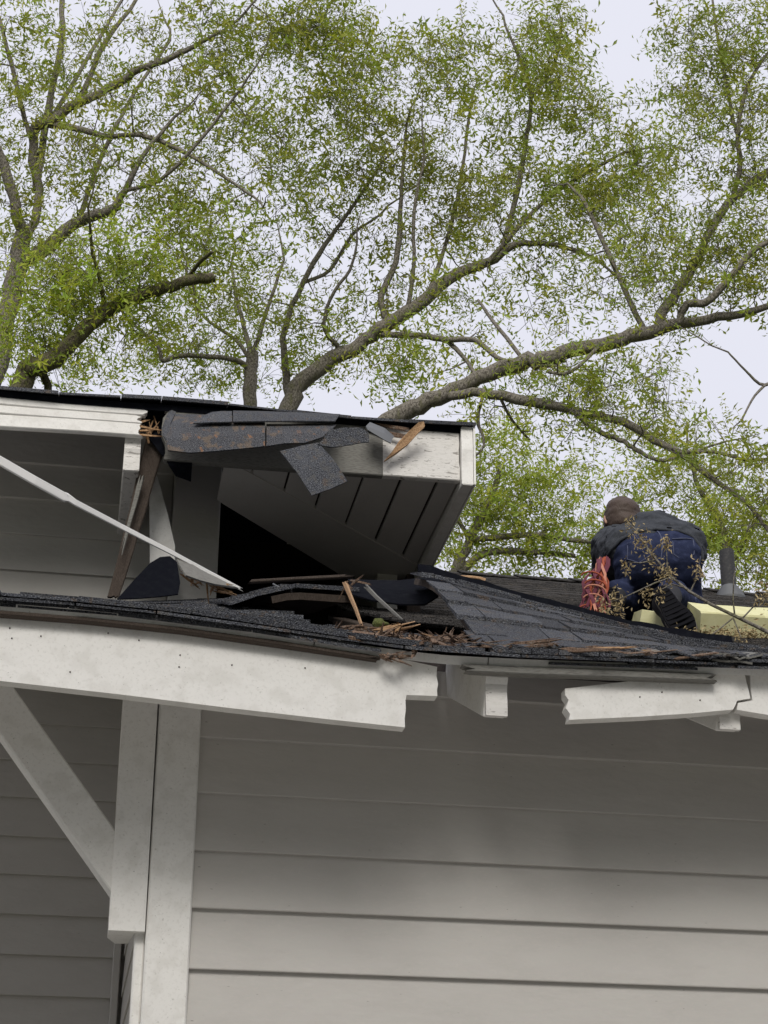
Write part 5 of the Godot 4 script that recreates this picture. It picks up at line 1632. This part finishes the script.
	# --- centre tree
	L = [
		[[Vector3(1.767, 8.217, -18.000), 0.1810], [Vector3(1.780, 9.806, -17.885), 0.1534], [Vector3(1.923, 10.920, -17.769), 0.1228], [Vector3(2.103, 11.243, -17.654), 0.1175], [Vector3(2.500, 11.526, -17.538), 0.1067], [Vector3(2.810, 11.712, -17.423), 0.1012], [Vector3(2.972, 11.818, -17.308), 0.1010], [Vector3(3.374, 12.118, -17.192), 0.0845], [Vector3(3.686, 12.397, -17.077), 0.0735], [Vector3(4.045, 12.538, -16.962), 0.0565], [Vector3(4.299, 12.707, -16.846), 0.0475], [Vector3(4.596, 12.707, -16.731), 0.0361], [Vector3(4.967, 12.584, -16.615), 0.0269], [Vector3(5.215, 12.383, -16.500), 0.0201]],
		[[Vector3(1.947, 11.067, -18.000), 0.0566], [Vector3(1.881, 11.526, -17.933), 0.0523], [Vector3(1.860, 11.970, -17.867), 0.0458], [Vector3(2.045, 12.549, -17.800), 0.0393], [Vector3(2.271, 13.035, -17.733), 0.0326], [Vector3(2.538, 13.479, -17.667), 0.0270], [Vector3(2.844, 14.020, -17.600), 0.0214]],
		[[Vector3(2.964, 11.896, -17.400), 0.0452], [Vector3(2.887, 12.217, -17.360), 0.0431], [Vector3(3.051, 12.649, -17.320), 0.0389], [Vector3(3.089, 13.291, -17.280), 0.0324], [Vector3(3.105, 13.721, -17.240), 0.0256], [Vector3(3.145, 14.403, -17.200), 0.0188]],
		[[Vector3(3.169, 12.009, -17.200), 0.0337], [Vector3(3.200, 12.467, -17.000), 0.0292], [Vector3(3.164, 12.985, -16.800), 0.0236], [Vector3(3.242, 13.573, -16.600), 0.0181]],
		[[Vector3(2.863, 11.730, -17.400), 0.0450], [Vector3(3.072, 11.607, -17.167), 0.0445], [Vector3(3.276, 11.483, -16.933), 0.0418], [Vector3(3.507, 11.326, -16.700), 0.0391], [Vector3(3.765, 11.221, -16.467), 0.0354], [Vector3(3.936, 10.902, -16.233), 0.0317], [Vector3(4.081, 10.729, -16.000), 0.0229]],
		[[Vector3(3.528, 11.384, -16.800), 0.0328], [Vector3(3.681, 10.974, -16.500), 0.0278], [Vector3(3.718, 10.599, -16.200), 0.0209]],
		[[Vector3(4.196, 12.685, -17.000), 0.0409], [Vector3(4.392, 13.454, -16.960), 0.0393], [Vector3(4.508, 14.122, -16.920), 0.0351], [Vector3(4.590, 14.818, -16.880), 0.0308], [Vector3(4.460, 15.325, -16.840), 0.0238], [Vector3(4.278, 15.787, -16.800), 0.0180]],
		[[Vector3(4.568, 14.756, -16.800), 0.0259], [Vector3(4.850, 15.241, -16.700), 0.0225], [Vector3(4.930, 15.824, -16.600), 0.0167]],
		[[Vector3(3.375, 12.123, -17.200), 0.0338], [Vector3(3.703, 13.207, -17.400), 0.0303], [Vector3(3.901, 14.208, -17.600), 0.0264], [Vector3(4.058, 15.253, -17.800), 0.0210]],
		[[Vector3(2.045, 12.549, -17.800), 0.0277], [Vector3(2.383, 12.884, -18.000), 0.0259], [Vector3(2.668, 13.530, -18.200), 0.0229], [Vector3(3.040, 13.990, -18.400), 0.0196]],
		[[Vector3(2.509, 11.561, -17.600), 0.0338], [Vector3(2.261, 11.720, -17.400), 0.0291], [Vector3(2.284, 11.993, -17.200), 0.0245], [Vector3(2.475, 12.282, -17.000), 0.0200]],
		[[Vector3(4.030, 12.498, -16.900), 0.0338], [Vector3(4.491, 13.071, -16.733), 0.0295], [Vector3(4.868, 13.397, -16.567), 0.0250], [Vector3(5.363, 13.699, -16.400), 0.0194]]]
	B = [
		[Vector3(2.918, 14.513, -17.000), 0.53, 0.64, 36, 11, O], [Vector3(2.856, 15.008, -17.000), 0.41, 0.47, 22, 11, G], [Vector3(3.579, 15.107, -17.000), 0.42, 0.59, 30, 11, G], [Vector3(3.192, 13.914, -17.200), 0.82, 0.58, 52, 11, O], [Vector3(2.668, 13.702, -17.600), 0.59, 0.59, 30, 9, O],
		[Vector3(3.859, 13.512, -17.000), 0.63, 0.58, 46, 12, O], [Vector3(2.303, 14.152, -17.600), 0.47, 0.59, 26, 10, G], [Vector3(4.012, 15.610, -17.000), 0.34, 0.48, 18, 10, G], [Vector3(4.572, 14.937, -16.600), 0.42, 0.64, 38, 12, G], [Vector3(4.716, 15.689, -16.600), 0.43, 0.36, 26, 11, G],
		[Vector3(5.059, 13.456, -16.400), 0.68, 0.51, 52, 13, G], [Vector3(4.915, 14.264, -16.400), 0.52, 0.46, 34, 11, G], [Vector3(4.450, 12.779, -16.600), 0.67, 0.50, 34, 11, G], [Vector3(3.425, 12.911, -17.200), 0.80, 0.52, 34, 9, O], [Vector3(2.472, 12.908, -17.800), 0.58, 0.58, 26, 9, O],
		[Vector3(3.154, 11.083, -17.000), 0.66, 0.33, 30, 11, Y], [Vector3(2.022, 12.054, -17.800), 0.52, 0.46, 20, 9, G], [Vector3(3.679, 11.906, -16.800), 0.55, 0.39, 20, 9, G], [Vector3(5.647, 13.527, -16.200), 0.34, 0.34, 22, 12, G], [Vector3(2.715, 12.259, -17.800), 0.58, 0.46, 16, 8, O], [Vector3(4.307, 11.728, -16.600), 0.55, 0.38, 16, 9, G], [Vector3(2.407, 11.549, -18.000), 0.57, 0.29, 14, 10, Y], [Vector3(4.233, 14.400, -17.000), 0.53, 0.53, 22, 9, G], [Vector3(5.405, 12.763, -16.300), 0.50, 0.39, 20, 9, G]]
	tree("spreading_tree", "tall tree rising behind the middle of roof, thick limb sloping up right", L, B, M.bark, Color(1, 1, 1), 0.8, g, foot_of(L))
	# --- right tree with the long horizontal limb
	L = [
		[[Vector3(2.134, 6.759, -15.500), 0.1638], [Vector3(2.225, 8.497, -15.357), 0.1415], [Vector3(2.433, 9.288, -15.214), 0.1147], [Vector3(2.718, 9.521, -15.071), 0.1004], [Vector3(3.051, 9.651, -14.929), 0.0955], [Vector3(3.295, 9.739, -14.786), 0.0952], [Vector3(3.685, 9.906, -14.643), 0.0952], [Vector3(3.943, 9.930, -14.500), 0.0900], [Vector3(4.120, 9.933, -14.357), 0.0848], [Vector3(4.480, 9.976, -14.214), 0.0798], [Vector3(4.800, 10.047, -14.071), 0.0749], [Vector3(5.157, 10.121, -13.929), 0.0607], [Vector3(5.588, 10.159, -13.786), 0.0447], [Vector3(5.910, 10.217, -13.643), 0.0390], [Vector3(6.472, 10.365, -13.500), 0.0279]],
		[[Vector3(5.091, 10.051, -13.800), 0.0426], [Vector3(5.144, 10.190, -13.700), 0.0406], [Vector3(5.281, 10.157, -13.600), 0.0386], [Vector3(5.460, 10.330, -13.500), 0.0349], [Vector3(5.634, 10.557, -13.400), 0.0313], [Vector3(5.820, 10.688, -13.300), 0.0276], [Vector3(6.313, 10.975, -13.200), 0.0204]],
		[[Vector3(4.924, 10.062, -14.000), 0.0560], [Vector3(5.045, 10.317, -13.933), 0.0562], [Vector3(5.247, 10.615, -13.867), 0.0528], [Vector3(5.499, 11.147, -13.800), 0.0496], [Vector3(5.709, 11.457, -13.733), 0.0460], [Vector3(6.050, 11.741, -13.667), 0.0425], [Vector3(6.695, 12.149, -13.600), 0.0342]],
		[[Vector3(5.736, 11.505, -13.800), 0.0328], [Vector3(5.811, 11.868, -13.760), 0.0311], [Vector3(5.801, 12.179, -13.720), 0.0293], [Vector3(5.910, 12.702, -13.680), 0.0247], [Vector3(6.162, 13.158, -13.640), 0.0199], [Vector3(6.415, 13.573, -13.600), 0.0161]],
		[[Vector3(5.835, 12.241, -13.800), 0.0235], [Vector3(5.833, 12.553, -13.900), 0.0228], [Vector3(5.833, 13.181, -14.000), 0.0203], [Vector3(5.834, 13.728, -14.100), 0.0175], [Vector3(5.857, 14.308, -14.200), 0.0136]],
		[[Vector3(4.860, 10.091, -14.100), 0.0319], [Vector3(4.747, 10.556, -14.225), 0.0306], [Vector3(4.612, 11.123, -14.350), 0.0272], [Vector3(4.461, 11.708, -14.475), 0.0228], [Vector3(4.382, 11.960, -14.600), 0.0170]],
		[[Vector3(3.131, 9.613, -14.800), 0.0569], [Vector3(3.420, 9.599, -14.660), 0.0566], [Vector3(3.789, 9.477, -14.520), 0.0525], [Vector3(4.162, 9.355, -14.380), 0.0484], [Vector3(4.652, 9.194, -14.240), 0.0443], [Vector3(4.881, 8.950, -14.100), 0.0402], [Vector3(5.062, 8.787, -13.960), 0.0380], [Vector3(5.241, 8.526, -13.820), 0.0321], [Vector3(5.486, 8.247, -13.680), 0.0264], [Vector3(5.573, 8.029, -13.540), 0.0218], [Vector3(5.785, 7.553, -13.400), 0.0171]],
		[[Vector3(4.177, 9.295, -14.300), 0.0315], [Vector3(4.436, 9.061, -14.240), 0.0294], [Vector3(4.622, 8.966, -14.180), 0.0275], [Vector3(4.712, 8.853, -14.120), 0.0255], [Vector3(4.894, 8.739, -14.060), 0.0218], [Vector3(5.054, 8.745, -14.000), 0.0181]],
		[[Vector3(5.004, 8.704, -13.800), 0.0214], [Vector3(5.285, 8.681, -13.700), 0.0196], [Vector3(5.557, 8.578, -13.600), 0.0159], [Vector3(5.778, 8.569, -13.500), 0.0123]],
		[[Vector3(3.822, 9.940, -14.600), 0.0266], [Vector3(3.634, 10.384, -14.800), 0.0233], [Vector3(3.467, 10.821, -15.000), 0.0188]],
		[[Vector3(4.446, 9.965, -14.200), 0.0244], [Vector3(4.115, 9.591, -14.100), 0.0203], [Vector3(3.878, 9.514, -14.000), 0.0155]],
		[[Vector3(3.453, 9.665, -14.800), 0.0229], [Vector3(3.407, 9.400, -14.833), 0.0190], [Vector3(3.468, 9.157, -14.867), 0.0151], [Vector3(3.338, 9.004, -14.900), 0.0113]],
		[[Vector3(3.569, 9.540, -14.600), 0.0207], [Vector3(3.717, 9.386, -14.750), 0.0170], [Vector3(3.926, 9.267, -14.900), 0.0133]],
		[[Vector3(6.212, 10.288, -13.600), 0.0279], [Vector3(6.032, 9.607, -13.550), 0.0218], [Vector3(5.748, 9.295, -13.500), 0.0171], [Vector3(5.550, 9.402, -13.450), 0.0126], [Vector3(5.384, 9.542, -13.400), 0.0099]],
		[[Vector3(5.748, 9.295, -13.500), 0.0144], [Vector3(5.570, 9.075, -13.400), 0.0115], [Vector3(5.420, 8.811, -13.300), 0.0096]]]
	B = [
		[Vector3(5.545, 12.926, -13.800), 0.45, 0.60, 44, 12, G], [Vector3(5.973, 13.322, -13.600), 0.40, 0.50, 30, 12, G], [Vector3(5.389, 13.496, -14.000), 0.25, 0.41, 14, 10, G], [Vector3(5.827, 12.155, -13.600), 0.39, 0.48, 30, 11, G], [Vector3(5.457, 11.910, -13.900), 0.39, 0.44, 24, 10, G],
		[Vector3(5.738, 11.057, -13.600), 0.38, 0.42, 26, 11, G], [Vector3(5.293, 10.974, -13.900), 0.34, 0.38, 18, 9, G], [Vector3(5.006, 10.336, -13.900), 0.28, 0.26, 18, 12, Y], [Vector3(5.740, 10.339, -13.500), 0.28, 0.28, 14, 9, G], [Vector3(4.940, 11.301, -14.300), 0.44, 0.49, 24, 9, G],
		[Vector3(4.523, 9.548, -14.200), 0.56, 0.28, 30, 11, Y], [Vector3(4.891, 9.218, -13.900), 0.45, 0.33, 20, 9, G], [Vector3(4.061, 9.769, -14.600), 0.38, 0.25, 16, 10, Y], [Vector3(5.267, 8.505, -13.500), 0.44, 0.32, 26, 9, G], [Vector3(5.563, 8.099, -13.400), 0.31, 0.39, 20, 10, G], [Vector3(4.563, 10.643, -14.500), 0.44, 0.39, 14, 8, G], [Vector3(5.443, 10.590, -13.700), 0.42, 0.37, 22, 9, G], [Vector3(4.920, 10.827, -14.000), 0.38, 0.38, 16, 9, G], [Vector3(4.181, 9.200, -14.400), 0.42, 0.26, 16, 9, Y], [Vector3(3.762, 9.526, -14.600), 0.38, 0.24, 10, 8, Y], [Vector3(5.897, 11.630, -13.500), 0.33, 0.38, 16, 9, G]]
	tree("arching_tree", "tree with a long dark limb arching right above the kneeling person", L, B, M.bark, Color(1, 1, 1), 0.7, g, foot_of(L), 0.82)
	# --- lower, paler trees beyond the ridge
	L = [
		[[Vector3(4.735, 8.794, -24.000), 0.1964], [Vector3(4.891, 10.594, -24.000), 0.1734], [Vector3(5.078, 11.543, -24.000), 0.1322], [Vector3(5.358, 12.204, -24.000), 0.0892], [Vector3(5.675, 12.884, -24.000), 0.0602], [Vector3(5.840, 13.398, -24.000), 0.0379]],
		[[Vector3(5.124, 11.625, -24.000), 0.0735], [Vector3(5.613, 12.014, -24.000), 0.0668], [Vector3(6.270, 12.081, -24.000), 0.0522], [Vector3(6.962, 12.069, -24.000), 0.0374]],
		[[Vector3(5.358, 12.204, -24.000), 0.0594], [Vector3(6.158, 12.277, -23.833), 0.0505], [Vector3(6.967, 12.173, -23.667), 0.0385], [Vector3(7.358, 12.068, -23.500), 0.0295]],
		[[Vector3(5.358, 12.204, -24.000), 0.0446], [Vector3(5.113, 12.950, -24.250), 0.0378], [Vector3(5.094, 13.740, -24.500), 0.0309]]]
	B = [[Vector3(5.520, 12.789, -24.000), 0.75, 0.57, 46, 14, Y], [Vector3(6.435, 12.452, -24.000), 0.90, 0.45, 50, 14, Y], [Vector3(5.129, 12.105, -24.000), 0.44, 0.39, 22, 13, Y], [Vector3(5.844, 13.567, -24.000), 0.68, 0.53, 28, 10, Y], [Vector3(6.769, 13.142, -24.000), 0.68, 0.61, 34, 11, Y], [Vector3(7.121, 12.179, -24.000), 0.60, 0.36, 22, 13, Y]]
	tree("pale_tree", "pale lime green tree beyond the ridge between the upper eave and the person", L, B, M.bark, Color(1.1, 1.08, 1.1), 0.7, g, foot_of(L), 1.25)
	L = [
		[[Vector3(8.461, 8.422, -22.000), 0.1724], [Vector3(8.551, 10.119, -22.000), 0.1365], [Vector3(8.572, 11.153, -22.000), 0.0972], [Vector3(8.531, 11.757, -22.000), 0.0701], [Vector3(8.250, 12.352, -22.000), 0.0424], [Vector3(8.134, 12.813, -22.000), 0.0285]],
		[[Vector3(8.572, 11.153, -22.000), 0.0556], [Vector3(8.945, 11.790, -22.000), 0.0478], [Vector3(9.283, 12.282, -22.000), 0.0341]],
		[[Vector3(8.543, 11.529, -22.000), 0.0475], [Vector3(8.066, 11.796, -22.000), 0.0392], [Vector3(7.490, 11.903, -22.000), 0.0279]]]
	B = [[Vector3(8.722, 11.772, -22.000), 0.63, 0.63, 52, 13, Y], [Vector3(8.112, 12.496, -22.000), 0.64, 0.50, 28, 11, Y], [Vector3(7.375, 12.434, -22.000), 0.56, 0.51, 22, 10, Y], [Vector3(9.128, 11.346, -22.000), 0.42, 0.42, 18, 13, G], [Vector3(8.321, 11.285, -22.000), 0.42, 0.28, 14, 12, Y], [Vector3(7.707, 13.092, -22.000), 0.57, 0.43, 12, 9, G]]
	tree("pale_tree", "pale green tree behind the vent pipe at the right", L, B, M.bark, Color(1.1, 1.08, 1.1), 0.7, g, foot_of(L), 1.15)
	# --- tall trees across the yard, behind the viewer: they keep low sky light from under the eaves
	for k in 7:
		var x := -21.0 + k * 7.0 + rng.randf_range(-1, 1)
		var z := 15.0 + rng.randf_range(-1.5, 2.5)
		var h := rng.randf_range(14.0, 16.5)
		var t := thing("yard_tree", "dense tree standing across the yard behind the viewer, %s from the left" % ["first", "second", "third", "fourth", "fifth", "sixth", "seventh"][k], "tree", Vector3(x, 0, z), "trees across the yard")
		var mb := MB.new()
		mb.tube([Vector3(x, -0.1, z), Vector3(x + 0.1, h * 0.4, z), Vector3(x - 0.1, h * 0.85, z + 0.2)], [0.28, 0.2, 0.05], 9, wob)
		for q in 9:
			var a := q * 2.4
			var y0 := h * (0.22 + 0.06 * q)
			var d := Vector3(cos(a), 0.45, sin(a)) * rng.randf_range(2.0, 3.2)
			mb.tube([Vector3(x, y0, z), Vector3(x, y0, z) + d * 0.5, Vector3(x, y0, z) + d + Vector3(0, 0.3, 0)], [0.09, 0.06, 0.02], 6)
		part(t, "trunk", mb, M.bark)
		var mm := MultiMesh.new()
		mm.transform_format = MultiMesh.TRANSFORM_3D
		mm.use_colors = true
		mm.mesh = sprigs[k % 5]
		mm.instance_count = 2600
		for i in 2600:
			var u := rng.randf()
			var rad := 3.6 * sqrt(sin(PI * clampf(0.12 + 0.86 * u, 0, 1))) * sqrt(rng.randf())
			var a := rng.randf() * TAU
			var p := Vector3(cos(a) * rad, h * (0.12 + 0.88 * u), sin(a) * rad)
			var up := Vector3(rng.randfn(0, 1), rng.randfn(0, 1), rng.randfn(0, 1)).normalized()
			var bx := up.cross(Vector3(rng.randf_range(-1, 1), rng.randf_range(-1, 1), rng.randf_range(-1, 1))).normalized()
			var gg := rng.randf_range(0.75, 1.25)
			mm.set_instance_transform(i, Transform3D(Basis(bx, up, bx.cross(up)) * rng.randf_range(2.6, 4.0), p))
			mm.set_instance_color(i, Color(0.10 * gg, 0.14 * gg, 0.04 * gg))
		var mi := MultiMeshInstance3D.new()
		mi.name = "crown"
		mi.multimesh = mm
		mi.material_override = M.leaf
		mi.set_meta("kind", "stuff")
		t.add_child(mi, true)
